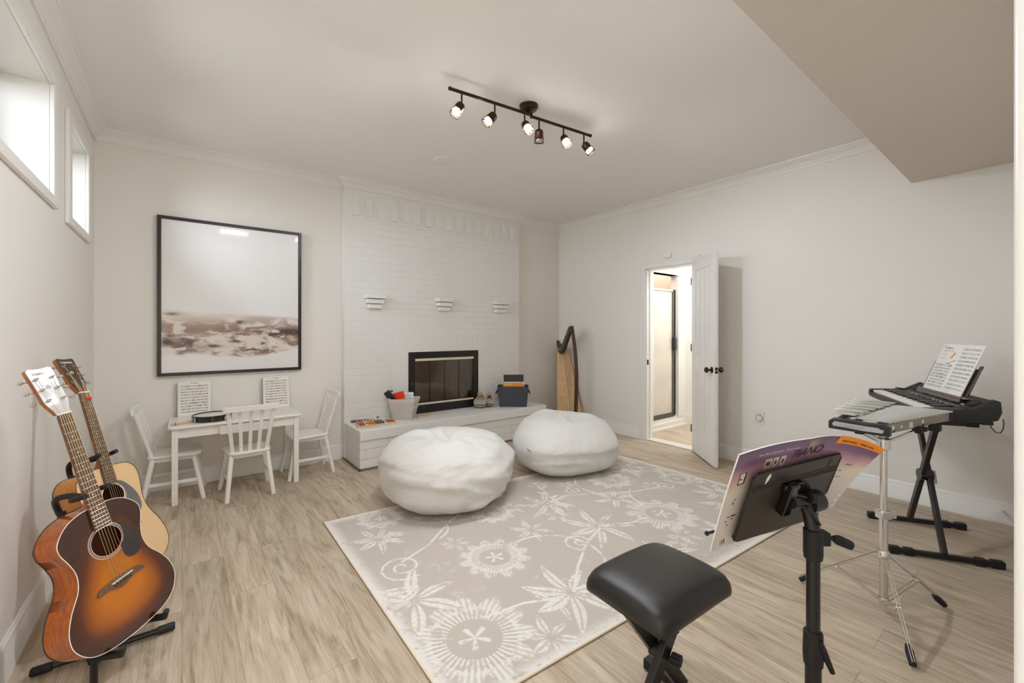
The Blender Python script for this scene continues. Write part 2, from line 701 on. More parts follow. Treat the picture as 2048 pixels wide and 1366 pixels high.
def fast_mesh(name, verts, faces, m, parent=None, cols=None, smooth=True):
    """grid meshes from numpy arrays; cols are linear rgb per vertex"""
    me = bpy.data.meshes.new(name)
    nv, nf = len(verts), len(faces)
    me.vertices.add(nv)
    me.vertices.foreach_set('co', np.asarray(verts, dtype=np.float32).ravel())
    me.loops.add(nf * 4)
    me.loops.foreach_set('vertex_index', np.asarray(faces, dtype=np.int32).ravel())
    me.polygons.add(nf)
    me.polygons.foreach_set('loop_start', np.arange(0, nf * 4, 4, dtype=np.int32))
    me.polygons.foreach_set('loop_total', np.full(nf, 4, dtype=np.int32))
    me.update(calc_edges=True)
    if cols is not None:
        ca = me.color_attributes.new('Col', 'FLOAT_COLOR', 'POINT')
        a = np.ones((nv, 4), dtype=np.float32)
        a[:, :3] = cols
        ca.data.foreach_set('color', a.ravel())
    me.materials.append(m)
    if smooth:
        me.shade_smooth()
    o = bpy.data.objects.new(name, me)
    COL.objects.link(o)
    if parent is not None:
        o.parent = parent
    return o


def grid_faces(nu, nv, wrap=False):
    i, j = np.meshgrid(np.arange(nu if wrap else nu - 1), np.arange(nv - 1), indexing='ij')
    i2 = (i + 1) % nu
    a = i * nv + j
    b = i2 * nv + j
    return np.stack([a, b, b + 1, a + 1], -1).reshape(-1, 4)


RNG = np.random.default_rng(5)
LAT = RNG.random((256, 256))


def vnoise(x, y):
    xi, yi = np.floor(x).astype(int), np.floor(y).astype(int)
    fx, fy = x - xi, y - yi
    fx, fy = fx * fx * (3 - 2 * fx), fy * fy * (3 - 2 * fy)
    g = lambda a, b: LAT[a % 256, b % 256]
    return (g(xi, yi) * (1 - fx) + g(xi + 1, yi) * fx) * (1 - fy) + (g(xi, yi + 1) * (1 - fx) + g(xi + 1, yi + 1) * fx) * fy


def fbm(x, y, o=5, g=0.5):
    s, a, t = 0, 1, 0
    for k in range(o):
        s = s + a * vnoise(x * 2 ** k + 17.3 * k, y * 2 ** k + 9.1 * k)
        t += a
        a *= g
    return s / t


def sstep(a, b, x):
    t = np.clip((x - a) / (b - a), 0, 1)
    return t * t * (3 - 2 * t)


def lin(c):
    return np.array(srgb(*c))


# ============================================================ THE ROOM
XL, XR, YB, YF = -0.52, 4.29, 4.41, 0.02
CZ = 2.78
SOF_Y, SOF_Z = 0.665, 2.377

fl = MB().box(-0.9, 6.6, -3.0, 4.9, -0.05, 0.0)
struct('floor', fl, M['floor'])
struct('ceiling', MB().box(-0.9, 6.6, -3.0, 4.9, CZ, CZ + 0.1), M['ceiling'])

# left wall with two high windows
W1 = (2.22, 3.06, 1.945, 2.495)
W2 = (3.49, 4.05, 1.93, 2.475)
w = MB()
x0, x1 = XL - 0.30, XL
w.box(x0, x1, -3.0, W1[0], 0, CZ)
w.box(x0, x1, W1[0], W1[1], 0, W1[2]).box(x0, x1, W1[0], W1[1], W1[3], CZ)
w.box(x0, x1, W1[1], W2[0], 0, CZ)
w.box(x0, x1, W2[0], W2[1], 0, W2[2]).box(x0, x1, W2[0], W2[1], W2[3], CZ)
w.box(x0, x1, W2[1], YB + 0.14, 0, CZ)
struct('wall_left', w, M['wall'])
for i, ww in enumerate((W1, W2)):
    y0, y1, z0, z1 = ww
    c = 0.085
    fr = MB()
    t = 0.02
    fr.box(XL, XL + t, y0 - c, y0, z0 - 0.05, z1 + c * 0.6)
    fr.box(XL, XL + t, y1, y1 + c, z0 - 0.05, z1 + c * 0.6)
    fr.box(XL, XL + t, y0, y1, z1, z1 + c * 0.6)
    fr.box(XL, XL + t, y0, y1, z0 - 0.05, z0)
    o = struct('window_%d' % (i + 1), fr, M['trim'], bevel=0.004)
    sash = MB()
    xs = XL - 0.27
    s = 0.04
    sash.box(xs, xs + 0.03, y0, y0 + s, z0, z1).box(xs, xs + 0.03, y1 - s, y1, z0, z1)
    sash.box(xs, xs + 0.03, y0 + s, y1 - s, z0, z0 + s).box(xs, xs + 0.03, y0 + s, y1 - s, z1 - s, z1)
    obj('sash', sash, M['trim'], o)
    obj('pane', MB().box(xs + 0.012, xs + 0.016, y0 + s, y1 - s, z0 + s, z1 - s), M['windowglass'], o)

struct('added_ground', MB().box(-6.0, XL - 0.30, -3.0, 8.0, 1.70, 1.80), mat('added_ground_tone', srgb(160, 158, 150), 0.9))  # unseen ground, added to limit window light thrown up at the ceiling

# back wall
struct('wall_back', MB().box(XL, XR, YB, YB + 0.14, 0, CZ), M['wall'])

# right wall with the doorway
DY0, DY1, DZ = 2.36, 2.96, 2.00
w = MB()
w.box(XR, XR + 0.12, -0.12, DY0, 0, CZ).box(XR, XR + 0.12, DY0, DY1, DZ, CZ).box(XR, XR + 0.12, DY1, YB + 0.14, 0, CZ)
struct('wall_right', w, M['wall'])

# front wall with the wide opening the photograph was taken from
w = MB()
w.box(XL, -0.42, YF - 0.14, YF, 0, CZ).box(0.5, XR, YF - 0.14, YF, 0, CZ).box(-0.42, 0.5, YF - 0.14, YF, 2.2, CZ)
struct('wall_front', w, M['trim'])
# hall behind the opening
w = MB()
w.box(0.95 + 0.3, 0.95 + 0.42, -3.0, YF - 0.14, 0, CZ)
w.box(XL, 1.37, -3.0, -2.9, 0, CZ)
struct('wall_hall', w, M['wall'])

# dropped soffit
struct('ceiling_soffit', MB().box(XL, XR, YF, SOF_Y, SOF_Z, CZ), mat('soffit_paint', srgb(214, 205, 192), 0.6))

# room beyond the door: shower wall, end wall, others
BY = 3.12
w = MB()
w.box(XR + 0.12, 4.66, BY, BY + 0.12, 0, CZ)
w.box(4.66, 5.33, BY, BY + 0.12, 2.02, CZ)
w.box(4.66, 5.33, BY, BY + 0.12, 0, 0.13)
w.box(5.33, 5.42, BY, BY + 0.12, 0, CZ)
struct('wall_bath', w, M['trim'])
struct('wall_bath_end', MB().box(5.42, 5.54, 1.2, BY + 1.1, 0, CZ), M['trim'])
struct('wall_bath_near', MB().box(XR + 0.12, 5.42, 1.2, 1.32, 0, CZ), M['wall'])
w = MB()
w.box(4.60, 5.42, BY + 0.9, BY + 1.0, 0, CZ).box(4.50, 4.60, BY + 0.12, BY + 1.0, 0, CZ)
struct('wall_shower', w, M['showerbrown'])
# recess trim and shower frame
tr = MB()
tr.box(4.60, 4.665, BY - 0.016, BY + 0.10, 0.13, 2.08).box(5.24, 5.335, BY - 0.016, BY + 0.10, 0.13, 2.02)
tr.box(4.60, 5.36, BY - 0.016, BY + 0.10, 2.02, 2.08)
struct('trim_5', tr, M['trim'], bevel=0.003)
bb = MB()
bb.box(XR + 0.12, 5.42, BY - 0.018, BY, 0, 0.09).box(XR + 0.12, 5.42, BY - 0.03, BY, 0, 0.03)
bb.box(5.40, 5.42, 1.32, BY - 0.018, 0, 0.14)
struct('baseboard_bath', bb, M['trim'], bevel=0.003)

sh = thing('shower_door', 'framed frosted glass shower door seen through the open doorway', 'shower door', T(4.94, BY + 0.05, 0.13))
f = MB()
y0, y1 = BY + 0.03, BY + 0.06
f.box(5.19, 5.24, y0, y1, 0.15, 1.83)
f.box(4.665, 4.69, y0, y1, 0.15, 1.83)
o = obj('frame', f, M['darkbronze'], sh, world=True, bevel=0.003)
obj('header_rail', MB().box(4.69, 5.19, y0, y1, 1.80, 1.83), M['silver'], sh, world=True, bevel=0.003)
obj('bottom_rail', MB().box(4.69, 5.19, y0, y1, 0.132, 0.19), mat('grey_rail', srgb(96, 94, 84), 0.35, metal=0.6), sh, world=True, bevel=0.003)
obj('inner_stile', MB().box(5.168, 5.19, y0 - 0.006, y1, 0.19, 1.80), M['plasticgrey'], sh, world=True)
obj('glass_panel', MB().box(4.69, 5.168, BY + 0.042, BY + 0.048, 0.19, 1.80), M['frost'], sh, world=True)
obj('handle', MB().box(5.155, 5.20, BY - 0.012, y0, 1.02, 1.19), M['blackgloss'], sh, world=True, bevel=0.004)

# door casing, jambs, threshold
tr = MB()
c = 0.075
for X0, X1 in ((XR - 0.018, XR), (XR + 0.12, XR + 0.138)):
    tr.box(X0, X1, DY0 - c, DY0, 0, DZ + c).box(X0, X1, DY1, DY1 + c, 0, DZ + c).box(X0, X1, DY0, DY1, DZ, DZ + c)
    tr.box(X0 - 0.006, X0, DY0 - c, DY0 - c + 0.02, 0, DZ + c).box(X0 - 0.006, X0, DY1 + c - 0.02, DY1 + c, 0, DZ + c)
    tr.box(X0 - 0.006, X0, DY0 - c + .02, DY1 + c - .02, DZ + c - 0.02, DZ + c)
tr.box(XR, XR + 0.12, DY1 - 0.015, DY1, 0, DZ).box(XR, XR + 0.12, DY0, DY0 + 0.015, 0, DZ).box(XR, XR + 0.12, DY0, DY1, DZ - 0.015, DZ)
tr.box(XR + 0.05, XR + 0.062, DY1 - 0.027, DY1 - 0.015, 0, DZ - 0.015)
o = struct('trim_1', tr, M['trim'], bevel=0.003)
obj('strike_plate', MB().box(XR + 0.004, XR + 0.034, DY1 - 0.0165, DY1 - 0.015, 0.88, 0.94), M['darkbronze'], o)
struct('trim_2', MB().box(XR - 0.01, XR + 0.13, DY0 + 0.016, DY1 - 0.016, 0, 0.012), M['threshold'], bevel=0.004)

# near casing at the right edge of the opening
struct('trim_3', MB().box(0.485, 0.5, YF - 0.16, YF - 0.001, 0, 2.2), M['trim'], bevel=0.006)


# crown moulding and baseboards swept along the walls
def sweep(prof, path, closed=False):
    """prof: (out, z) points; path: (x, y) with the room on the left-hand side of travel; mitred corners"""
    mb = MB()
    rings = []
    n = len(path)
    for i, p in enumerate(path):
        p = Vector((p[0], p[1], 0))
        a = Vector((*path[i - 1], 0)) if (i > 0) else None
        b = Vector((*path[i + 1], 0)) if i < n - 1 else None
        d1 = (p - a).normalized() if a is not None else None
        d2 = (b - p).normalized() if b is not None else None
        d1 = d1 or d2
        d2 = d2 or d1
        n1 = Vector((-d1.y, d1.x, 0))
        n2 = Vector((-d2.y, d2.x, 0))
        mnorm = (n1 + n2)
        mnorm = mnorm / (mnorm.length ** 2) * 2
        rings.append([(p.x + mnorm.x * o, p.y + mnorm.y * o, z) for o, z in prof])
    mb.loft(rings, closed=True, caps=True)
    return mb


CRP = [(0, 0.088), (0.0, 0.0), (-0.0, 0.0)]
crown = [(0, CZ), (0, CZ - 0.082), (0.012, CZ - 0.082), (0.014, CZ - 0.070), (0.020, CZ - 0.066), (0.026, CZ - 0.050), (0.044, CZ - 0.030), (0.060, CZ - 0.022), (0.066, CZ - 0.012), (0.076, CZ - 0.010), (0.078, CZ)]
FX0, FX1, FY = 1.262, 3.481, 4.32
path = [(XR, SOF_Y), (XR, YB), (FX1, YB), (FX1, FY), (FX0, FY), (FX0, YB), (XL, YB), (XL, SOF_Y)]
struct('trim_4', sweep(crown, path), M['trim'])
base = [(0, 0), (0.020, 0), (0.020, 0.022), (0.016, 0.030), (0.016, 0.108), (0.012, 0.114), (0.012, 0.126), (0.006, 0.134), (0.004, 0.140), (0, 0.140)]
struct('baseboard_left', sweep(base, [(FX0, YB), (XL, YB), (XL, YF)]), M['trim'])
struct('baseboard_back', sweep(base, [(XR, DY1 + c), (XR, YB), (FX1 + 0.064, YB)]), M['trim'])
struct('baseboard_right', sweep(base, [(XR, YF), (XR, DY0 - c)]), M['trim'])

# ------------------------------------------------------------ door leaf
hinge = Vector((4.272, 2.362, 0))
free = Vector((3.885, 1.925, 0))
dv = (free - hinge)
dl = dv.length
dv.normalize()
# local: x along the leaf from hinge, y through thickness (towards the camera side), z up
dm = Matrix(((dv.x, dv.y, 0, hinge.x), (dv.y, -dv.x, 0, hinge.y), (0, 0, 1, 0), (0, 0, 0, 1)))
if dm.to_3x3().determinant() < 0:
    dm = Matrix(((dv.x, dv.y, 0, hinge.x), (dv.y, -dv.x, 0, hinge.y), (0, 0, 1, 0), (0, 0, 0, 1)))
TH = 0.035
lf = MB()
H0, H1 = 0.012, 2.02
st = 0.095
mid = dl / 2
cols_ = [(st, mid - 0.04), (mid + 0.04, dl - st)]
rows_ = [(0.24, 0.86), (1.00, 1.90)]
lf.box(0, dl, -TH / 2 + 0.008, TH / 2 - 0.008, H0, H1)
for s in (-1, 1):
    ya, yb = (TH / 2 - 0.008, TH / 2) if s > 0 else (-TH / 2, -TH / 2 + 0.008)
    lf.box(0, st, ya, yb, H0, H1).box(dl - st, dl, ya, yb, H0, H1).box(mid - 0.04, mid + 0.04, ya, yb, rows_[0][0], rows_[1][1])
    lf.box(st, dl - st, ya, yb, H0, 0.24).box(st, dl - st, ya, yb, 1.90, H1)
    for a, b in cols_:
        lf.box(a, b, ya, yb, 0.86, 1.00)
leaf = obj('door_1', lf, M['door'], bevel=0.004)
leaf.matrix_world = dm
leaf['kind'] = 'structure'
ROOT[leaf.name] = dm.copy()
for s in (-1, 1):
    for a, b in cols_:
        for z0, z1 in rows_:
            g = 0.022
            pm = MB()
            y0, y1 = s * (TH / 2 - 0.008), s * (TH / 2 - 0.001)
            pm.loft([[(a + g, y0, z0 + g), (b - g, y0, z0 + g), (b - g, y0, z1 - g), (a + g, y0, z1 - g)],
                     [(a + 2 * g, y1, z0 + 2 * g), (b - 2 * g, y1, z0 + 2 * g), (b - 2 * g, y1, z1 - 2 * g), (a + 2 * g, y1, z1 - 2 * g)]])
            obj('panel', pm, M['door'], leaf)
KX, KZ = dl - 0.06, 0.91
for s in (-1, 1):
    mb = MB().lathe([(0, 0), (0.031, 0), (0.031, 0.004), (0.024, 0.009), (0.011, 0.011), (0.010, 0.03), (0.022, 0.036), (0.028, 0.048), (0.026, 0.058), (0.016, 0.066), (0, 0.068)], 24,
                    lookm((KX, s * TH / 2, KZ), (0, s, 0)))
    obj('knob', mb, M['blackgloss'], leaf)
obj('latch_plate', MB().box(dl, dl + 0.0015, -0.012, 0.012, KZ - 0.028, KZ + 0.028), M['darkbronze'], leaf)
obj('latch', MB().box(dl + 0.0015, dl + 0.01, -0.006, 0.006, KZ - 0.01, KZ + 0.01), M['silver'], leaf)
for z in (0.25, 1.1, 1.8):
    obj('hinge', MB().tube([(0.0, 0.024, z - 0.04), (0.0, 0.024, z + 0.04)], 0.005, 8), M['darkbronze'], leaf)

# ------------------------------------------------------------ small wall fittings
def wall_plate(name, label, cat, mtx, w_=0.072, h_=0.116, kind='outlet', mm='plate'):
    t = thing(name, label, cat, mtx)
    obj('cover_plate', MB().box(-w_ / 2, w_ / 2, 0, 0.006, -h_ / 2, h_ / 2), M[mm], t, bevel=0.002)
    if kind == 'outlet':
        for s in (-1, 1):
            q = obj('socket', MB().lathe([(0, 0.0075), (0.0155, 0.0075), (0.0165, 0.006)], 20, Matrix.Translation((0, 0, s * 0.0195)) @ Matrix.Rotation(-PI / 2, 4, 'X')), M[mm], t)
            for dx in (-0.006, 0.006):
                obj('slot', MB().box(dx - 0.001, dx + 0.001, 0.0072, 0.0082, s * 0.0195 - 0.004, s * 0.0195 + 0.005), M['ink'], q)
    elif kind == 'switch':
        obj('rocker', MB().box(-0.017, 0.017, 0.006, 0.010, -0.033, 0.033), M[mm], t, bevel=0.0015)
    elif kind == 'round':
        obj('round_cover', MB().lathe([(0, 0.016), (0.026, 0.014), (0.030, 0.006)], 24, Matrix.Rotation(-PI / 2, 4, 'X')), M[mm], t)
        obj('rim_seam', MB().lathe([(0.030, 0.0065), (0.0325, 0.0078), (0.035, 0.0065)], 28, Matrix.Rotation(-PI / 2, 4, 'X')), M['inkgrey'], t)
        obj('pull_tab', MB().box(-0.01, 0.01, 0.006, 0.014, 0.028, 0.036), M['inkgrey'], t)
    return t


def onR(y, z):   # frame on the right wall: local y out of the wall
    return Matrix(((0, -1, 0, XR), (-1, 0, 0, y), (0, 0, 1, z), (0, 0, 0, 1)))


def onR2(y, z):
    return Matrix(((0, -1, 0, XR), (1, 0, 0, y), (0, 0, 1, z), (0, 0, 0, 1)))


def onB(x, z, y=YB):
    return Matrix(((-1, 0, 0, x), (0, -1, 0, y), (0, 0, 1, z), (0, 0, 0, 1)))


wall_plate('wall_outlet', 'white power outlet on the right wall just behind the open door', 'outlet', onR2(1.996, 0.46))
wall_plate('vacuum_inlet', 'cream vacuum inlet plate with a round cover on the right wall', 'wall plate', onR2(1.718, 0.455), 0.084, 0.125, 'round', 'label')
wall_plate('light_switch', 'white light switch plate on the wall between harp and doorway', 'light switch', onR2(3.30, 1.239), 0.095, 0.116, 'switch', 'wall')
wall_plate('wall_outlet', 'pale outlet plate on the back wall behind the harp', 'outlet', onB(4.19, 0.437))
wall_plate('wall_outlet', 'small outlet on the white brick behind the charcoal basket', 'outlet', onB(3.09, 0.49, FY))
t = thing('door_sensor', 'small white sensor box mounted above the door frame', 'sensor', onR2(2.665, 2.118))
obj('casing', MB().box(-0.042, 0.042, 0, 0.026, -0.022, 0.024), M['white'], t, bevel=0.004)
obj('indicator', MB().lathe([(0, 0.0275), (0.003, 0.027)], 12, Matrix.Translation((0.027, 0, -0.012)) @ Matrix.Rotation(-PI / 2, 4, 'X')), M['ink'], t)
t = thing('door_stop', 'little spring door stop on the baseboard at the right edge', 'door stop', onR2(0.215, 0.085))
obj('spring', MB().tube([(0.0, 0.016, 0), (0.0, 0.07, 0)], 0.005, 10), M['silver'], t)
obj('rubber_tip', MB().tube([(0.0, 0.07, 0), (0.0, 0.082, 0)], 0.008, 10), M['plate'], t)

# two flush discs on the ceiling
for (x, y, r_), lb in (((1.82, 3.325, 0.085), 'larger white flush ceiling disc, nearer the track light'), ((3.0, 3.355, 0.062), 'smaller white flush ceiling disc, towards the far corner')):
    t = thing('ceiling_disc', lb, 'ceiling disc', T(x, y, CZ))
    obj('rim', MB().lathe([(r_ * 0.7, -0.006), (r_ * 0.92, -0.007), (r_, -0.003), (r_, 0)], 32), M['white'], t)
    obj('cover', MB().lathe([(0, -0.012), (r_ * 0.4, -0.011), (r_ * 0.7, -0.006)], 32), M['white'], t)

# ------------------------------------------------------------ fireplace
fp = thing('fireplace', 'white painted brick fireplace with raised hearth and dark glass doors', 'fireplace', T(2.37, 4.1, 0))
OX0, OX1, OZ0, OZ1 = 2.005, 2.755, 0.46, 0.975
mb = MB()
mb.box(FX0, OX0, FY, YB - 0.001, 0, CZ - 0.083).box(OX1, FX1, FY, YB - 0.001, 0, CZ - 0.083)
mb.box(OX0, OX1, FY, YB - 0.001, 0, OZ0).box(OX0, OX1, FY, YB - 0.001, OZ1, CZ - 0.083)
obj('chimney_breast', mb, M['brick'], fp, world=True)
for x0, x1 in ((1.745, 1.93), (2.83, 2.975)):
    obj('side_surround', MB().box(x0, x1, FY - 0.012, FY, 0.367, 1.045), M['brick'], fp, world=True)
obj('upright_brick_surround', MB().box(1.745, 2.975, FY - 0.012, FY, 1.045, 1.245), M['bricksoldier'], fp, world=True)
for i in range(16):
    cx = 1.373 + i * (3.372 - 1.373) / 15
    obj('soldier_brick', MB().box(cx - 0.036, cx + 0.036, FY - (0.016 if i % 3 else 0.022), FY, 2.435, 2.628), M['brickplain'], fp, world=True, bevel=0.005)
for x0, x1 in ((1.455, 1.655), (2.255, 2.455), (3.045, 3.255)):
    cx = (x0 + x1) / 2
    hw = (x1 - x0) / 2
    for k in range(3):
        z0 = 1.505 + k * 0.05
        d = 0.055 + 0.022 * k
        obj('corbel_brick', MB().box(cx - hw + 0.014 * (2 - k), cx + hw - 0.014 * (2 - k), FY - d, FY, z0, z0 + 0.044), M['brickplain'], fp, world=True, bevel=0.005)
HX0, HX1, HY = 1.267, 3.543, 3.865
obj('hearth_slab', MB().box(HX0, HX1, HY, FY, 0.272, 0.367), brick_mat('white_painted_hearth_top', 0.105, 0.6, strength=0.25), fp, world=True, bevel=0.006)
obj('hearth_base', MB().box(HX0 + 0.004, HX1 - 0.004, HY + 0.016, FY, 0.0, 0.271), M['brickbase'], fp, world=True)
obj('hearth_shoe', MB().box(HX0 - 0.004, HX1, HY + 0.006, HY + 0.016, 0, 0.02).box(HX0 - 0.006, HX0 + 0.004, HY + 0.006, YB - 0.02, 0, 0.02), mat('grey_shoe', srgb(120, 108, 96), 0.5), fp, world=True)
# dark metal surround
mb = MB()
A0, A1, B0, B1 = 1.93, 2.83, 0.369, 1.045
mb.box(A0, OX0, FY - 0.02, FY + 0.01, B0, B1).box(OX1, A1, FY - 0.02, FY + 0.01, B0, B1)
mb.box(OX0, OX1, FY - 0.02, FY + 0.01, B0, OZ0).box(OX0, OX1, FY - 0.02, FY + 0.01, OZ1, B1)
obj('metal_surround', mb, mat('fireplace_metal', srgb(38, 32, 28), 0.35, metal=0.3), fp, world=True, bevel=0.003)
obj('top_trim_bar', MB().box(OX0, OX1, FY - 0.03, FY - 0.018, OZ1 - 0.030, OZ1 - 0.004), M['cream'], fp, world=True, bevel=0.002)
obj('bottom_trim_bar', MB().box(OX0, OX1, FY - 0.03, FY - 0.018, OZ0 + 0.002, OZ0 + 0.022), M['cream'], fp, world=True, bevel=0.002)
pw = (OX1 - OX0) / 4
for i in range(4):
    g = obj('glass_door', MB().box(OX0 + i * pw + 0.0015, OX0 + (i + 1) * pw - 0.0015, FY + 0.001, FY + 0.006, OZ0, OZ1), M['fireglass'], fp, world=True)
for i in (1, 2, 3):
    obj('door_edge', MB().box(OX0 + i * pw - 0.002, OX0 + i * pw + 0.002, FY - 0.004, FY + 0.008, OZ0 + .022, OZ1 - .03), M['blackgloss'], fp, world=True)
obj('latch_mark', MB().ball((1.966, FY - 0.022, 0.70), 0.006, 8), M['silver'], fp, world=True)
# firebox behind the glass, let into the wall
fb = MB()
d = YB - 0.002
fb.box(OX0 - 0.01, OX0 + 0.004, FY + 0.02, d, OZ0 - 0.02, OZ1 + 0.02).box(OX1 - 0.004, OX1 + 0.01, FY + 0.02, d, OZ0 - 0.02, OZ1 + 0.02)
fb.box(OX0, OX1, FY + 0.02, d, OZ0 - 0.02, OZ0 + 0.002).box(OX0, OX1, FY + 0.02, d, OZ1 - 0.002, OZ1 + 0.02)
fb.box(OX0, OX1, FY + 0.06, FY + 0.075, OZ0, OZ1)
obj('firebox', fb, mat('soot', srgb(120, 98, 74), 0.9, bump=0.3, bscale=20), fp, world=True)

# ============================================================ RUG
def rug():
    P = dict(tl=np.array([0.743, 2.964]), tr=np.array([3.503, 2.762]), br=np.array([3.535, 1.055]), bl=np.array([0.712, 1.205]))
    nu, nv = 640, 400
    u, v = np.meshgrid(np.linspace(0, 1, nu), np.linspace(0, 1, nv), indexing='ij')
    X = (P['tl'][0] * (1 - u) + P['tr'][0] * u) * (1 - v) + (P['bl'][0] * (1 - u) + P['br'][0] * u) * v
    Y = (P['tl'][1] * (1 - u) + P['tr'][1] * u) * (1 - v) + (P['bl'][1] * (1 - u) + P['br'][1] * u) * v
    m = np.zeros_like(X)

    def put(val):
        nonlocal m
        m = np.maximum(m, val)

    def flower(cx, cy, rad, ph=0.0, k=10, core=0.40):
        dx, dy = X - cx, Y - cy
        r = np.hypot(dx, dy) / rad
        a = np.arctan2(dy, dx) + ph
        # petals
        pa = (a * k / (2 * PI)) % 1.0 - 0.5
        tip = 1 - 0.30 * (np.abs(pa) * 2) ** 2.2 - 0.10 * vnoise(np.floor((a + 7) * k / (2 * PI)) * 3.1, np.full_like(a, cx * 7))
        petal = (r < tip) & (r > core * 1.5)
        stripes = 0.5 + 0.5 * np.cos(pa * 2 * PI * 5.0)
        gap = sstep(0.5, 0.40, np.abs(pa))
        put(np.where(petal, gap * (0.25 + 0.75 * stripes), 0) * sstep(1.02, 0.9, r / np.maximum(tip, .1)))
        # filaments
        fil = 0.5 + 0.5 * np.cos(a * k * 4)
        put(((r > core) & (r < core * 1.7)) * sstep(0.25, 0.75, fil) * 0.9)
        # small star at the heart
        sa = (a * 5 / (2 * PI)) % 1.0 - 0.5
        put((r < core * 0.60) * sstep(0.16, 0.07, np.abs(sa) * (0.25 + r / core)) * 0.9)
        # clear the core ring
        mask = (r > core * 0.62) & (r < core)
        m[mask] *= 0.15

    def leaf(x0, y0, x1, y1, w_, vein=True):
        dx, dy = x1 - x0, y1 - y0
        L = math.hypot(dx, dy)
        s = ((X - x0) * dx + (Y - y0) * dy) / L / L
        t = ((X - x0) * -dy + (Y - y0) * dx) / L
        bend = 0.06 * L * np.sin(np.clip(s, 0, 1) * PI)
        t = t - bend
        prof = w_ * np.sin(np.clip(s, 0, 1) * PI) ** 0.75 * (1 - 0.25 * s)
        inside = (s > 0) & (s < 1)
        val = sstep(prof, prof * 0.8, np.abs(t)) * inside
        if vein:
            val = val * (1 - 0.85 * (np.abs(t) < 0.0055) * (s < 0.92))
            side = 0.5 + 0.5 * np.cos((s * L - np.abs(t) * 0.9) * 2 * PI / 0.035)
            val = val * (0.72 + 0.28 * side)
        put(val)

    def spray(cx, cy, rad, a0, n, w_=0.032, fan=2 * PI):
        for k in range(n):
            a = a0 + fan * k / n
            l_ = rad * (0.8 + 0.35 * ((k * 37) % 10) / 10)
            leaf(cx + 0.015 * math.cos(a), cy + 0.015 * math.sin(a), cx + l_ * math.cos(a), cy + l_ * math.sin(a), w_ * (0.8 + 0.4 * ((k * 53) % 10) / 10))

    def stroke(pts, w_=0.008):
        for (xa, ya), (xb, yb) in zip(pts[:-1], pts[1:]):
            dx, dy = xb - xa, yb - ya
            L2 = dx * dx + dy * dy + 1e-9
            s = np.clip(((X - xa) * dx + (Y - ya) * dy) / L2, 0, 1)
            dd = np.hypot(X - xa - s * dx, Y - ya - s * dy)
            put(sstep(w_, w_ * 0.55, dd) * 0.95)

    def arc(cx, cy, r0, r1, a0, a1, n=22, w_=0.008):
        stroke([(cx + (r0 + (r1 - r0) * i / n) * math.cos(a0 + (a1 - a0) * i / n), cy + (r0 + (r1 - r0) * i / n) * math.sin(a0 + (a1 - a0) * i / n)) for i in range(n + 1)], w_)

    # curls and stems
    arc(0.93, 2.15, 0.015, 0.13, 0, 3.6 * PI)
    arc(1.88, 1.76, 0.012, 0.10, 1, 3.4 * PI)
    arc(3.12, 1.95, 0.012, 0.09, 0, 3.4 * PI)
    arc(2.45, 2.35, 0.012, 0.08, 2, 3.4 * PI)
    arc(2.75, 1.30, 0.012, 0.09, 2, 3.4 * PI)
    arc(1.62, 1.70, 0.27, 0.29, -1.9, 1.7, w_=0.011)
    arc(2.78, 2.32, 0.24, 0.26, 2.2, 4.6, w_=0.009)
    arc(1.18, 2.47, 0.17, 0.2, -1.2, 1.3, w_=0.009)
    arc(2.95, 1.82, 0.3, 0.3, 1.9, 3.4, w_=0.009)
    stroke([(0.95, 2.20), (1.15, 2.28), (1.38, 2.46), (1.62, 2.60), (1.9, 2.66)], 0.009)
    stroke([(1.05, 1.55), (1.25, 1.52), (1.42, 1.44)], 0.01)
    stroke([(1.50, 1.44), (1.68, 1.58), (1.9, 1.72), (2.12, 1.80)], 0.010)
    stroke([(2.11, 2.29), (2.3, 2.32), (2.52, 2.22), (2.8, 2.05), (3.05, 1.98)], 0.010)
    stroke([(2.13, 1.82), (2.35, 1.72), (2.5, 1.70)], 0.010)
    stroke([(2.6, 2.6), (2.85, 2.5), (3.15, 2.42), (3.4, 2.2)], 0.009)
    stroke([(1.45, 2.85), (1.7, 2.72), (1.95, 2.6)], 0.009)
    # leaf clusters
    spray(1.48, 1.44, 0.26, 0.5, 7, 0.040)
    spray(0.86, 1.85, 0.27, 0.1, 6, 0.045)
    spray(0.94, 2.53, 0.18, 0.9, 7, 0.028)
    spray(2.13, 1.82, 0.27, 0.3, 7, 0.036)
    spray(2.11, 2.29, 0.24, 0.0, 7, 0.032)
    spray(2.58, 2.05, 0.20, 0.7, 6, 0.030)
    spray(3.30, 1.62, 0.22, 0.4, 7, 0.034)
    spray(1.75, 2.05, 0.15, 0.2, 6, 0.024)
    spray(3.25, 2.45, 0.20, 0.3, 6, 0.030)
    spray(1.28, 2.2, 0.10, 0.4, 6, 0.018)
    spray(3.0, 1.25, 0.20, 0.2, 7, 0.030)
    spray(2.2, 1.35, 0.18, 0.6, 6, 0.028)
    spray(1.2, 1.28, 0.14, 0.2, 6, 0.026)
    # finer filling sprigs, tendrils and small buds
    rr_ = random.Random(11)
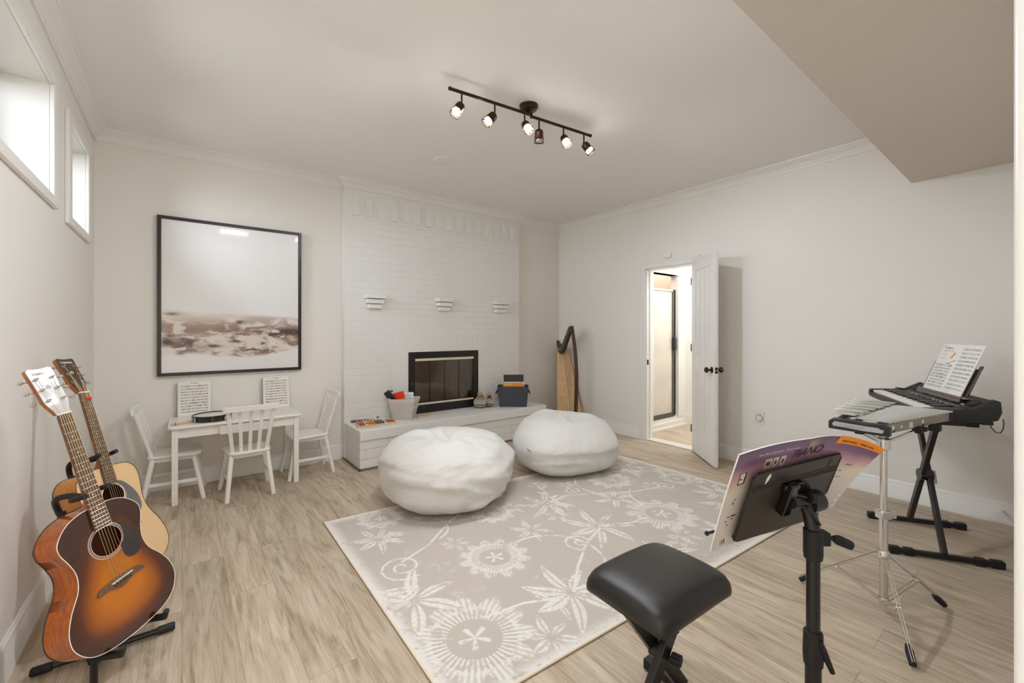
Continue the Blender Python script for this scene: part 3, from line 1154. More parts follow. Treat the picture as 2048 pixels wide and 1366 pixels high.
    for k in range(40):
        cx, cy = rr_.uniform(0.85, 3.45), rr_.uniform(1.15, 2.85)
        a0 = rr_.uniform(0, 6.28)
        if min(math.hypot(cx - a, cy - b) for a, b in ((0.95, 1.47), (1.38, 1.93), (2.62, 1.68), (1.06, 2.8), (2.87, 2.33), (1.85, 2.85))) < 0.30:
            continue
        if k % 3 == 0:
            spray(cx, cy, rr_.uniform(0.09, 0.15), a0, 5, 0.020)
        elif k % 3 == 1:
            pts = [(cx, cy)]
            for q in range(9):
                a0 += rr_.uniform(-0.35, 0.45)
                pts.append((pts[-1][0] + 0.05 * math.cos(a0), pts[-1][1] + 0.05 * math.sin(a0)))
            stroke(pts, 0.007)
            for q in (2, 4, 6, 8):
                b_ = a0 + (1.0 if q % 4 else -1.0)
                leaf(pts[q][0], pts[q][1], pts[q][0] + 0.09 * math.cos(b_), pts[q][1] + 0.09 * math.sin(b_), 0.017, False)
        else:
            leaf(cx, cy, cx + 0.2 * math.cos(a0), cy + 0.2 * math.sin(a0), 0.034)
            leaf(cx, cy, cx + 0.17 * math.cos(a0 + 0.8), cy + 0.17 * math.sin(a0 + 0.8), 0.028)
    # blooms
    flower(0.95, 1.47, 0.29, 0.2, 11)
    flower(1.38, 1.93, 0.22, 0.5, 12)
    flower(2.62, 1.68, 0.27, 0.1, 11)
    flower(1.06, 2.80, 0.18, 0.3, 10)
    flower(2.87, 2.33, 0.22, 0.6, 11)
    flower(1.85, 2.85, 0.20, 0.6, 10)
    flower(1.95, 1.22, 0.17, 0.2, 10)
    flower(1.70, 2.40, 0.17, 0.0, 10)
    flower(3.35, 2.0, 0.16, 0.0, 10)
    flower(3.2, 1.15, 0.14, 0.0, 10)
    # worn look
    n1 = fbm(X * 30, Y * 30, 4)
    n2 = fbm(X * 90 + 40, Y * 90, 3)
    n4 = fbm(X * 8 + 3, Y * 8 + 60, 3)
    wear = sstep(0.34, 0.52, n1 * 0.42 + n2 * 0.40 + n4 * 0.22)
    m = m * (0.10 + 0.90 * wear)
    m = np.maximum(m, 0.32 * sstep(0.60, 0.72, n1 * 0.5 + n4 * 0.5) * sstep(0.5, 0.62, n2))
    # frosted border
    e = np.minimum(np.minimum(u * 2.78, (1 - u) * 2.78), np.minimum(v * 1.75, (1 - v) * 1.75))
    bord = sstep(0.075, 0.0, e) * sstep(0.38, 0.55, n1 * 0.5 + n2 * 0.5 + 0.12)
    m = np.maximum(m, bord * 0.9)
    m = np.maximum(m, (e < 0.010) * 0.75)
    ground = lin((192, 183, 171)) * (0.96 + 0.08 * fbm(X * 3, Y * 3, 3))[..., None]
    white = lin((229, 225, 218))
    c = ground * (1 - m[..., None]) + white * m[..., None]
    z = 0.009 + 0.0012 * m
    t = thing('area_rug', 'beige area rug with a worn white flower and leaf pattern on the plank floor', 'rug', T(2.1, 2.0, 0))
    V = np.stack([X - 2.1, Y - 2.0, z], -1).reshape(-1, 3)
    fast_mesh('pile', V, grid_faces(nu, nv), vcol_mat('rug_pile', 0.95, bump=0.25, bscale=500, spec=0.1), t, c.reshape(-1, 3))
    mb = MB()
    ring = [P['tl'], P['tr'], P['br'], P['bl']]
    cen = sum(ring) / 4
    out = [tuple(p + (p - cen) / np.linalg.norm(p - cen) * 0.006) for p in ring]
    mb.prism(out, 0.0, 0.0085)
    obj('binding', mb, mat('rug_binding', srgb(176, 160, 138), 0.9), t, world=True, smooth=0)
    mb = MB()
    inn = [tuple(p + (p - cen) / np.linalg.norm(p - cen) * 0.004) for p in ring]
    for a, b in zip(inn, inn[1:] + inn[:1]):
        mb.tube([(*a, 0.0075), (*b, 0.0075)], 0.0045, 8)
    obj('rolled_edge', mb, mat('rug_edge', srgb(226, 212, 190), 0.9), t, world=True)


rug()


# ============================================================ BEAN BAGS
def beanbag(label, x, y, rx, ry, h, seed, peak, tagp, rot=0.0):
    nu, nv = 220, 120
    th, ph = np.meshgrid(np.linspace(0, 2 * PI, nu, endpoint=False), np.linspace(0, 1, nv), indexing='ij')
    # profile from the floor contact up over the belly to the crown
    A = ph * PI
    rad = np.sin(A) ** 0.50
    zz = (1 - np.cos(A)) / 2
    zz = np.where(zz < 0.5, 0.5 * (zz * 2) ** 1.55, zz)
    belly = 1.0 + 0.03 * np.sin(th * 3 + seed) + 0.02 * np.sin(th * 5 + seed * 2)
    r = rad * belly
    r = r * (1 - 0.13 * sstep(0.30, 0.0, zz)) * (1 - 0.04 * sstep(0.55, 1.0, zz))
    px, py = np.cos(th), np.sin(th)
    X, Y = px * r * rx, py * r * ry
    # top: slope towards a peak and a gathered dent
    k, amp, dx, dy, dent = peak
    Z = zz * h * (1 + amp * np.cos(th - k) * rad)
    dd = np.hypot(X - dx, Y - dy)
    up = sstep(0.55, 0.9, zz)
    ang = np.arctan2(Y - dy, X - dx)
    folds = (vnoise(ang * 2.6 / PI * 3 + 50 + seed * 5, np.full_like(ang, 3.0 + seed)) - 0.5)
    Z -= up * dent * np.exp(-(dd / 0.11) ** 2)
    Z += up * 0.050 * folds * np.exp(-((dd - 0.14) / 0.16) ** 2)
    n1 = vnoise(th * 3.2 / PI + 20 + seed, zz * 7 + seed * 3) - 0.5
    n2 = fbm(X * 7 + seed * 4 + 30, (Y + Z) * 7 + 30, 3) - 0.5
    # slanting slump folds round the sides
    s_ = np.sin(zz * 15 + 5.5 * np.sin(th + seed) + 2.2 * np.sin(2.3 * th + seed * 2) + 5 * n1)
    mag = 0.0085 * s_ * sstep(0.02, 0.2, zz) * sstep(0.95, 0.6, zz) * (0.4 + vnoise(th * 1.5 + seed, zz * 3))
    disp = mag + 0.030 * n1 * rad + 0.045 * n2
    X += px * disp
    Y += py * disp
    Z = np.maximum(Z + 0.012 * n2 * up, 0.012)
    Z = np.where(ph < 0.02, 0.012, Z)
    V = np.stack([X, Y, Z], -1).reshape(-1, 3)
    t = thing('bean_bag', label, 'bean bag', T(x, y, 0, rot), None)
    fast_mesh('cover', V, grid_faces(nu, nv, wrap=True), M['bag'], t)
    # seam ridge low on the bag
    g = MB()
    pts = []
    for i in range(0, nu, 2):
        j = 26
        nrm = Vector((X[i, j], Y[i, j], 0)).normalized()
        pts.append((X[i, j] + nrm.x * 0.001, Y[i, j] + nrm.y * 0.001, Z[i, j]))
    # tag sewn to the side
    i = int((tagp[0] % (2 * PI)) / (2 * PI) * nu)
    j = int(tagp[1] * nv)
    c = Vector((X[i, j], Y[i, j], Z[i, j]))
    c2 = Vector((X[i, j + 6], Y[i, j + 6], Z[i, j + 6]))
    c3 = Vector((X[(i + 3) % nu, j], Y[(i + 3) % nu, j], Z[(i + 3) % nu, j]))
    nrm = (c3 - c).cross(c2 - c).normalized()
    if nrm.dot(Vector((c.x, c.y, 0))) < 0:
        nrm = -nrm
    q = MB()
    tx = (c3 - c).normalized()
    ty = nrm.cross(tx)
    w_, l_ = tagp[2], tagp[3]
    a = tagp[4]
    ax = tx * math.cos(a) + ty * math.sin(a)
    ay = nrm.cross(ax)
    p = c + nrm * 0.004
    q.add([p - ax * w_ - ay * l_, p + ax * w_ - ay * l_, p + ax * w_ + ay * l_ + nrm * 0.006, p - ax * w_ + ay * l_ + nrm * 0.006,
           p - ax * w_ - ay * l_ + nrm * .002, p + ax * w_ - ay * l_ + nrm * .002, p + ax * w_ + ay * l_ + nrm * 0.008, p - ax * w_ + ay * l_ + nrm * 0.008],
          [(0, 3, 2, 1), (4, 5, 6, 7), (0, 1, 5, 4), (1, 2, 6, 5), (2, 3, 7, 6), (3, 0, 4, 7)])
    part_label(obj('sewn_tag', q, M['tag'], t), 'small grey green sewn tag')
    return t


beanbag('fluffy white bean bag with a dented top, nearer one on the rug corner', 1.60, 2.83, 0.52, 0.47, 0.50, 1.0, (2.2, 0.04, -0.05, -0.02, 0.075), (R(-62), 0.36, 0.007, 0.026, 0.2))
beanbag('fluffy white bean bag rising to a peak, farther one near the hearth end', 2.84, 2.83, 0.51, 0.44, 0.49, 4.0, (1.9, 0.10, -0.03, 0.10, 0.0), (R(-168), 0.52, 0.004, 0.02, 1.2))


# ============================================================ CHILDREN'S TABLE AND CHAIRS
t = thing('play_table', 'low white wooden childrens table against the wall under the framed artwork', 'table', T(0.355, 4.14, 0))
X0, X1, Y0, Y1, ZT = -0.085, 0.800, 3.915, 4.375, 0.578
def rrect(x0, x1, y0, y1, r_, n=5):
    pts = []
    for cx, cy, a0 in ((x1 - r_, y1 - r_, 0), (x0 + r_, y1 - r_, 90), (x0 + r_, y0 + r_, 180), (x1 - r_, y0 + r_, 270)):
        for i in range(n + 1):
            a = R(a0 + 90 * i / n)
            pts.append((cx + r_ * math.cos(a), cy + r_ * math.sin(a)))
    return pts
obj('table_top', MB().prism(rrect(X0, X1, Y0, Y1, 0.03), ZT - 0.022, ZT), M['white'], t, world=True, bevel=0.006)
mb = MB()
ax0, ax1, ay0, ay1 = X0 + 0.03, X1 - 0.03, Y0 + 0.025, Y1 - 0.025
mb.box(ax0, ax0 + 0.018, ay0, ay1, ZT - 0.092, ZT - 0.022).box(ax1 - 0.018, ax1, ay0, ay1, ZT - 0.092, ZT - 0.022)
mb.box(ax0 + .018, ax1 - .018, ay1 - 0.018, ay1, ZT - 0.092, ZT - 0.022).box(ax0 + .018, ax1 - .018, ay0 + .003, ay0 + 0.018, ZT - 0.092, ZT - 0.022)
obj('apron', mb, M['white'], t, world=True, bevel=0.002)
obj('drawer', MB().box(0.225, 0.565, ay0 - 0.016, ay0 + .003, ZT - 0.098, ZT - 0.030), M['white'], t, world=True, bevel=0.003)
for x in (ax0 - 0.008, ax1 - 0.030):
    for y in (ay0 - 0.006, 4.342):
        obj('leg', MB().box(x, x + 0.038, y, y + 0.038, 0, ZT - 0.022), M['white'], t, world=True, bevel=0.004)


def kid_chair(label, mtx):
    t = thing('play_chair', label, 'chair', mtx, 'white childrens chairs round the play table')
    SZ = 0.355
    seat = [(x * (0.86 if y < -0.1 else 1.0), y) for x, y in rrect(-0.165, 0.165, -0.155, 0.165, 0.05, 6)]
    obj('seat', MB().prism(seat, SZ - 0.020, SZ), M['white'], t, bevel=0.006)
    mb = MB()
    mb.box(-0.115, 0.115, -0.125, -0.110, SZ - 0.048, SZ - 0.02).box(-0.12, 0.12, 0.115, 0.13, SZ - 0.048, SZ - 0.02)
    mb.box(-0.125, -0.112, -0.11, 0.115, SZ - 0.048, SZ - 0.02).box(0.112, 0.125, -0.11, 0.115, SZ - 0.048, SZ - 0.02)
    obj('seat_frame', mb, M['white'], t)
    feet = []
    for sx in (-1, 1):
        for sy in (-1, 1):
            top = (sx * 0.118, sy * 0.120, SZ - 0.02)
            bot = (sx * (0.152 if sy < 0 else 0.168), sy * 0.182, 0)
            feet.append((Vector(top), Vector(bot)))
            obj('leg', MB().tube([top, bot], [0.017, 0.0155], 14), M['white'], t)
    for sx in (-1, 1):
        a = [f_ for f_ in feet if f_[0].x * sx > 0]
        p = [f_[0].lerp(f_[1], 0.56) for f_ in a]
        obj('stretcher', MB().bar(p[0], p[1], 0.014, 0.024), M['white'], t, bevel=0.003)
    zt = 0.715
    for k in range(5):
        s = (k - 2) / 2
        obj('spindle', MB().bar((s * 0.112, -0.125, SZ - 0.002), (s * 0.148, -0.212, zt - 0.035), 0.014 if abs(s) < 1 else 0.022, 0.024 if abs(s) < 1 else 0.026, (1, 0, 0)), M['white'], t, bevel=0.002)
    mb = MB()
    rings = []
    for i in range(9):
        x = -0.182 + 0.364 * i / 8
        yc = -0.222 + 0.012 * (1 - (x / 0.182) ** 2) * -1
        rings.append([(x, yc - 0.011, zt - 0.042), (x, yc + 0.011, zt - 0.042), (x, yc + 0.005, zt), (x, yc - 0.017, zt)])
    mb.loft(rings)
    obj('top_rail', mb, M['white'], t, bevel=0.003)
    return t


kid_chair('small white spindle-back chair in front of the table, its back to the room', T(0.408, 3.945, 0, R(1)))
kid_chair('small white spindle-back chair at the table end beside the guitars', T(-0.045, 4.168, 0, R(-93)))
kid_chair('small white spindle-back chair at the table end beside the brick hearth', T(0.895, 4.165, 0, R(91)))

# frame drum and stick on the table
t = thing('hand_drum', 'round hand drum with a black shell and white head on the play table', 'drum', T(0.185, 4.075, ZT))
prof = [(0.126, 0.0), (0.126, 0.040), (0.121, 0.040), (0.121, 0.0), (0.126, 0.0)]
obj('shell', MB().lathe(prof, 48), mat('drum_shell', srgb(40, 32, 28), 0.25, coat=0.4), t)
obj('hoop', MB().lathe([(0.126, 0.026), (0.131, 0.026), (0.131, 0.042), (0.1275, 0.046), (0.124, 0.042), (0.124, 0.036)], 48), M['blackgloss'], t)
obj('drum_head', MB().lathe([(0, 0.038), (0.121, 0.038)], 48), M['paper'], t)
for k in range(4):
    a = R(35 + 90 * k)
    o = obj('lug', MB().box(-0.006, 0.006, -0.004, 0.006, 0.006, 0.034, T(0.134 * math.cos(a), 0.134 * math.sin(a), 0, a + PI / 2)), M['chrome'], t, bevel=0.002)
    if a > PI:
        obj('bolt', MB().tube([(0.138 * math.cos(a), 0.138 * math.sin(a), 0.002), (0.138 * math.cos(a), 0.138 * math.sin(a), 0.040)], 0.0022, 8), M['chrome'], o)
t = thing('drum_stick', 'pale wooden drumstick lying beside the hand drum on the play table', 'drumstick', T(-0.01, 4.03, ZT))
obj('shaft', MB().tube([(-0.066, 3.985, ZT + 0.010), (-0.045, 3.994, ZT + 0.008), (0.02, 4.032, ZT + 0.008), (0.055, 4.052, ZT + 0.009)], [0.006, 0.0075, 0.0078, 0.006], 12), M['stickwood'], t, world=True)
obj('band', MB().tube([(-0.046, 3.9935, ZT + 0.0082), (-0.041, 3.9965, ZT + 0.0081)], 0.0084, 12), M['ink'], t, world=True)


# sheet music leaning on the wall
def page_grid(name, fn, colfn, parent, nu=110, nv=140, m=None):
    u, v = np.meshgrid(np.linspace(0, 1, nu), np.linspace(0, 1, nv), indexing='ij')
    V = fn(u, v)
    c = colfn(u, v)
    return fast_mesh(name, V.reshape(-1, 3), grid_faces(nu, nv), m or PAGE, parent, c.reshape(-1, 3))


PAGE = vcol_mat('printed_page', 0.55)


def staff_cols(u, v, rows, seed=0, base=(236, 232, 224), ink=(120, 112, 106), top=0.13, title=True):
    c = np.zeros(u.shape + (3,)) + lin(base)
    ik = lin(ink)
    a = np.zeros_like(u)
    pitch = (0.95 - top) / rows
    for r_ in range(rows):
        v0 = top + r_ * pitch
        for k in range(5):
            a = np.maximum(a, 0.45 * (np.abs(v - (v0 + 0.0085 * k)) < 0.0035) * (u > 0.09) * (u < 0.93))
        n = vnoise(u * 46 + seed * 9 + r_ * 13, np.full_like(u, r_ * 3.7 + seed))
        a = np.maximum(a, 0.85 * (n > 0.66) * (v > v0 - 0.003) * (v < v0 + 0.036) * (u > 0.12) * (u < 0.92))
        a = np.maximum(a, 0.7 * (np.abs(u - 0.095) < 0.006) * (v > v0) * (v < v0 + 0.034))
    if title:
        n = vnoise(u * 60 + 3, np.full_like(u, 5.0))
        a = np.maximum(a, 0.95 * (n > 0.35) * (u > 0.34) * (u < 0.62) * (v > 0.045) * (v < 0.066))
        a = np.maximum(a, 0.5 * (n > 0.5) * (u > 0.12) * (u < 0.32) * (v > 0.07) * (v < 0.085))
    return c * (1 - a[..., None]) + ik * a[..., None]


for x, wd, lb, sd in ((-0.030, 0.216, 'printed music sheet leaning on the wall behind the hand drum', 1), (0.572, 0.210, 'printed music sheet leaning on the wall behind the front chairs backrest', 2)):
    t = thing('music_sheet', lb, 'sheet music', T(x + wd / 2, 4.37, ZT), 'music sheets leaning on the wall behind the play table')
    f = lambda u, v, x=x, wd=wd: np.stack([x + u * wd - (x + wd / 2), 0.030 - v * 0.036 + 0.003 * np.sin(u * PI), 0.279 * (1 - v) + 0.001], -1)
    page_grid('page', f, lambda u, v, sd=sd: staff_cols(u, v, 10, sd, base=(240, 236, 228)), t)
    f2 = MB().box(-wd / 2 - 0.008, -wd / 2 - 0.004, 0.0, 0.030, 0, 0.27)
    obj('holder_edge', f2, M['windowglass'], t)

# ------------------------------------------------------------ framed artwork
t = thing('framed_artwork', 'large dark framed abstract print of brown washes on white above the play table', 'picture', T(0.363, YB, 1.55))
AX0, AX1, AZ0, AZ1 = -0.159, 0.885, 0.911, 2.197
yb, yf = YB - 0.001, YB - 0.040
fw = 0.026
mb = MB()
mb.box(AX0, AX0 + fw, yf, yb, AZ0, AZ1).box(AX1 - fw, AX1, yf, yb, AZ0, AZ1).box(AX0 + fw, AX1 - fw, yf, yb, AZ0, AZ0 + fw).box(AX0 + fw, AX1 - fw, yf, yb, AZ1 - fw, AZ1)
obj('frame', mb, M['frameblack'], t, world=True, bevel=0.002)


def art_cols(u, v):
    # v is 0 at the top
    n = fbm(u * 3 + 5, v * 9 + 2, 6)
    n2 = fbm(u * 8 + 40 + n * 3, v * 24 + 9 + n * 4, 7, 0.6)
    n3 = fbm(u * 22 + 11, v * 60 + 19, 4)
    base_ = lin((232, 230, 228)) + 0 * u[..., None]
    horizon = 0.585 + 0.03 * (u > 0) * (u) + 0.02 * (n - 0.5) - 0.015 * np.exp(-((u - 0.05) / 0.1) ** 2)
    low = 0.895 - 0.03 * np.sin(u * 7 + 1) * 0.5 + 0.05 * (n - 0.5) - 0.02 * np.abs(u - .5)
    band = sstep(horizon, horizon + 0.03, v) * sstep(low + 0.01, low - 0.02, v)
    wash = band * sstep(0.38, 0.62, n2)
    tan = lin((208, 184, 158))
    brown = lin((134, 96, 70))
    dark = lin((62, 42, 38))
    mauve = lin((168, 142, 142))
    c = base_
    k = (band * 0.42)[..., None]
    c = c * (1 - k) + tan * k
    k = (wash * 0.9 * sstep(0.60, 0.72, v))[..., None]
    c = c * (1 - k) + brown * k
    k = (band * 0.55 * sstep(0.40, 0.8, u) * sstep(0.74, 0.64, v) * sstep(0.35, 0.6, n2))[..., None]
    c = c * (1 - k) + mauve * k
    ridge = np.exp(-((v - (0.765 + 0.03 * np.sin(u * 5.0) + 0.04 * (n - 0.5))) / 0.028) ** 2) + 0.6 * np.exp(-((v - (0.84 + 0.02 * np.sin(u * 9 + 2))) / 0.018) ** 2)
    k = np.clip(band * ridge * sstep(0.45, 0.62, n2 * 0.6 + n3 * 0.4) * 1.2 * (0.55 + 0.6 * np.abs(np.cos(u * 4.2))), 0, 0.95)[..., None]
    c = c * (1 - k) + dark * k
    for (cu, cv, su, sv, am) in ((0.03, 0.80, 0.035, 0.035, 1.0), (0.33, 0.83, 0.07, 0.012, 1.0), (0.07, 0.615, 0.05, 0.010, 0.8), (0.53, 0.665, 0.03, 0.014, 0.9), (0.12, 0.875, 0.03, 0.01, 0.8), (0.50, 0.80, 0.05, 0.008, 0.9), (0.70, 0.815, 0.035, 0.012, 0.9)):
        q = np.exp(-(((u - cu) / su) ** 2 + ((v - cv) / sv) ** 2)) * am * sstep(0.3, 0.55, n2 + 0.15)
        k = np.clip(q * 1.1, 0, 0.92)[..., None]
        c = c * (1 - k) + dark * k
    hl = band * sstep(0.60, 0.70, fbm(u * 9 + 70, v * 26 + 33, 5)) * 0.8
    c = c * (1 - hl[..., None]) + lin((230, 220, 210)) * hl[..., None]
    return c


aw, ah = AX1 - AX0 - 2 * fw, AZ1 - AZ0 - 2 * fw
f = lambda u, v: np.stack([AX0 + fw + u * aw - 0.363, np.full_like(u, yf + 0.008 - YB), AZ1 - fw - v * ah - 1.55], -1)
page_grid('print', f, art_cols, t, 300, 380, vcol_mat('art_print', 0.3, spec=0.5, coat=0.25))


# ============================================================ TRACK LIGHT
tl = thing('track_light', 'dark bronze ceiling track light with six adjustable spot heads, bulbs lit', 'ceiling light', T(1.83, 2.17, CZ))
BZ = 2.705
obj('canopy', MB().lathe([(0.0, -0.055), (0.02, -0.055), (0.028, -0.045), (0.040, -0.034), (0.052, -0.028), (0.054, -0.018), (0.062, -0.014), (0.064, 0)], 32), M['bronze'], tl)
s1a, s1b = Vector((1.248, 2.200, BZ)), Vector((1.800, 2.140, BZ))
s2a, s2b = Vector((1.838, 2.152, BZ)), Vector((2.360, 2.098, BZ))
for a, b in ((s1a, s1b), (s2a, s2b)):
    rr = obj('rail', MB().tube([a, b], 0.0095, 14), M['bronze'], tl, world=True)
    for p in (a, b):
        obj('end_cap', MB().ball(p, 0.0125, 8), M['bronze'], rr, world=True)
obj('rail_mount', MB().tube([(1.795, 2.146, BZ), (1.812, 2.158, CZ - 0.04)], 0.008, 10).tube([(1.842, 2.150, BZ), (1.840, 2.160, CZ - 0.04)], 0.008, 10), M['bronze'], tl, world=True)
d1 = (s1b - s1a)
d2 = (s2b - s2a)
# stem foot on the rail, direction of the lit end
heads = [
    (s1a + d1 * 0.135, (-0.50, 0.10, -0.80)),
    (s1a + d1 * 0.545, (-0.60, 0.30, -0.70)),
    (s1a + d1 * 0.950, (-0.05, -0.60, -0.75)),
    (s2a + d2 * 0.120, (0.30, 0.35, -0.90)),
    (s2a + d2 * 0.520, (-0.10, -0.55, -0.80)),
    (s2a + d2 * 0.880, (0.55, -0.35, -0.75)),
]
for i, (p, dr) in enumerate(heads):
    dr = Vector(dr).normalized()
    q = p - Vector((0, 0, 0.072))
    st_ = obj('stem', MB().tube([p, q], 0.0055, 10).ball(q, 0.010, 8), M['bronze'], tl, world=True)
    hm = lookm(q + dr * 0.012, dr)
    prof = [(0.0, -0.014), (0.016, -0.014), (0.026, -0.006), (0.029, 0.012), (0.029, 0.034), (0.031, 0.036), (0.031, 0.041), (0.027, 0.041), (0.026, 0.010), (0.0, 0.006)]
    hd = obj('lamp_head', MB().lathe(prof, 24, hm), M['bronze'], tl, world=True)
    # open leaf-like lattice round the bulb
    lt = MB()
    for k in range(9):
        a0 = 2 * PI * k / 9
        for sgn in (-1, 1):
            pts = []
            for j in range(5):
                z = 0.040 + 0.034 * j / 4
                a = a0 + sgn * (2 * PI / 9) * (j / 4) * 1.0
                pts.append(hm @ Vector((0.031 * math.cos(a), 0.031 * math.sin(a), z)))
            lt.tube(pts, 0.0017, 6)
    ringp = [hm @ Vector((0.031 * math.cos(2 * PI * j / 24), 0.031 * math.sin(2 * PI * j / 24), 0.074)) for j in range(25)]
    lt.tube(ringp, 0.0019, 6, caps=False)
    obj('lattice_shade', lt, M['bronze'], tl, world=True)
    lit = i != 3
    bl = MB().lathe([(0.0, 0.012), (0.014, 0.014), (0.022, 0.040), (0.0245, 0.056), (0.020, 0.062), (0.0, 0.064)], 20, hm)
    obj('bulb', bl, M['bulb'] if lit else M['plate'], tl, world=True)
    lo = lit and light('spot_bulb', 'SPOT', tuple(hm @ Vector((0, 0, 0.082))), BULB_W * (1.0 if i != 3 else 0.9), BULB_C, 0.024, direction=tuple(dr), spot=R(150), blend=0.9)


# ============================================================ THINGS ON THE HEARTH
HZ = 0.367
# xylophone
XA, XB = Vector((1.300, 4.060, HZ)), Vector((1.640, 3.985, HZ))
t = thing('xylophone', 'small toy xylophone with rainbow coloured bars on the left end of the hearth', 'xylophone', T(1.45, 4.08, HZ))
ex = Vector((1.0, -0.16, 0)).normalized()
ey = Vector((0.16, 1.0, 0)).normalized()
O = Vector((1.292, 3.985, HZ))
def xp(a, b, z=0.0):
    return O + ex * a + ey * b + Vector((0, 0, z))
LX = 0.36
for s in (0, 1):
    b0, b1 = (0.005, 0.060) if s == 0 else (0.155, 0.100)
    b0, b1 = (0.015, 0.055) if s == 0 else (0.205, 0.145)
    obj('side_rail', MB().bar(xp(0, b0, 0.011), xp(LX, b1, 0.011), 0.018, 0.022), M['palewood'], t, world=True, bevel=0.002)
for a in (0.006, LX - 0.006):
    obj('cross_rail', MB().bar(xp(a, 0.02 + (0.03 if a > .1 else 0), 0.010), xp(a, 0.20 - (0.055 if a > .1 else 0), 0.010), 0.012, 0.020), M['palewood'], t, world=True)
bar_cols = [(196, 46, 30), (206, 62, 34), (232, 226, 214), (232, 130, 40), (236, 150, 44), (228, 140, 40), (40, 104, 56), (34, 92, 60), (70, 86, 104), (232, 226, 214), (202, 92, 74), (206, 112, 60), (220, 110, 40)]
for k, cc in enumerate(bar_cols):
    a = 0.022 + k * (LX - 0.044) / 12
    h0 = -0.006 + 0.045 * k / 12
    h1 = 0.228 - 0.068 * k / 12
    o = obj('tone_bar', MB().bar(xp(a, h0, 0.027), xp(a, h1, 0.027), 0.0185, 0.008), mat('bar_colour_%d' % k, srgb(*cc), 0.3, coat=0.3), t, world=True, bevel=0.002)
    for b in (h0 + 0.022,):
        obj('pin', MB().tube([xp(a, b, 0.030), xp(a, b, 0.038)], 0.0052, 8), M['ink'], o, world=True)
t = thing('xylophone_mallet', 'thin mallet with a round red-brown head lying across the xylophone bars', 'mallet', T(1.47, 4.15, HZ + 0.032))
obj('stick', MB().tube([xp(0.06, 0.12, 0.036), xp(0.215, 0.235, 0.042)], 0.0028, 8), M['stickwood'], t, world=True)
obj('mallet_head', MB().ball(xp(0.222, 0.240, 0.043), 0.011, 8), mat('mallet_red', srgb(140, 74, 56), 0.4), t, world=True)
t = thing('wooden_stick', 'dark wooden stick lying on the hearth behind the xylophone', 'stick', T(1.40, 4.27, HZ))
obj('shaft', MB().tube([(1.315, 4.285, HZ + 0.011), (1.38, 4.275, HZ + 0.011), (1.51, 4.245, HZ + 0.011)], [0.0105, 0.0115, 0.009], 12), wood_mat('dark_stick', srgb(52, 34, 24), srgb(86, 60, 42), 'X', 3, 0.4), t, world=True)


def basket_rings(c, ex, ey, hw0, hd0, hw1, hd1, z0, z1, r_=0.03, n=4):
    rings = []
    for (hw, hd, z) in ((hw0, hd0, z0), (hw1, hd1, z1)):
        rings.append([tuple(c + ex * x + ey * y + Vector((0, 0, z))) for x, y in rrect(-hw, hw, -hd, hd, r_, n)])
    return rings


# white wicker basket
c = Vector((1.815, 4.155, 0))
ex = Vector((0.745, -0.667, 0)).normalized()
ey = Vector((0.667, 0.745, 0)).normalized()
t = thing('wicker_basket', 'white wicker basket with a cloth liner on the hearth beside the xylophone', 'basket', T(c.x, c.y, HZ))
hw0, hd0, hw1, hd1 = 0.100, 0.082, 0.140, 0.112
o0 = basket_rings(c, ex, ey, hw0, hd0, hw1, hd1, HZ, HZ + 0.205)
i0 = basket_rings(c, ex, ey, hw0 - 0.010, hd0 - 0.010, hw1 - 0.010, hd1 - 0.010, HZ + 0.01, HZ + 0.205)
obj('woven_body', MB().loft([o0[0], o0[1], i0[1], i0[0]], caps=False).add([p for p in o0[0]], [tuple(range(len(o0[0])))]), M['wicker'], t, world=True)
l0 = basket_rings(c, ex, ey, hw1 - 0.010, hd1 - 0.010, hw1 + 0.004, hd1 + 0.004, HZ + 0.155, HZ + 0.215)
l1 = basket_rings(c, ex, ey, hw1 - 0.014, hd1 - 0.014, hw1 - 0.006, hd1 - 0.006, HZ + 0.11, HZ + 0.215)
obj('cloth_liner', MB().loft([l0[0], l0[1], l1[1], l1[0]], caps=False), M['linen'], t, world=True)
# black case, red book and white sheet standing in the basket
t = thing('black_case', 'slim black case sticking up at a slant out of the white wicker basket', 'case', T(c.x - 0.06, c.y, HZ + 0.012))
p0, p1 = Vector((1.80, 4.15, HZ + 0.055)), Vector((1.655, 4.235, HZ + 0.285))
mb = MB().bar(p0, p1, 0.105, 0.018, (0.35, 0.25, 0.45))
obj('case_body', mb, M['plastic'], t, world=True, bevel=0.005)
pe = p0.lerp(p1, 0.97)
obj('flap', MB().bar(pe, pe + Vector((0.055, -0.03, 0.012)), 0.02, 0.012), M['plastic'], t, world=True, bevel=0.003)


def board_quad(p, eu, ev, w_, h_, th=0.004):
    """a thin sheet: lower left p, along eu by w_, up ev by h_"""
    eu, ev = Vector(eu).normalized(), Vector(ev).normalized()
    n = eu.cross(ev).normalized()
    a = [p, p + eu * w_, p + eu * w_ + ev * h_, p + ev * h_]
    v = a + [q + n * th for q in a]
    return MB().add(v, [(0, 3, 2, 1), (4, 5, 6, 7), (0, 1, 5, 4), (1, 2, 6, 5), (2, 3, 7, 6), (3, 0, 4, 7)]), n


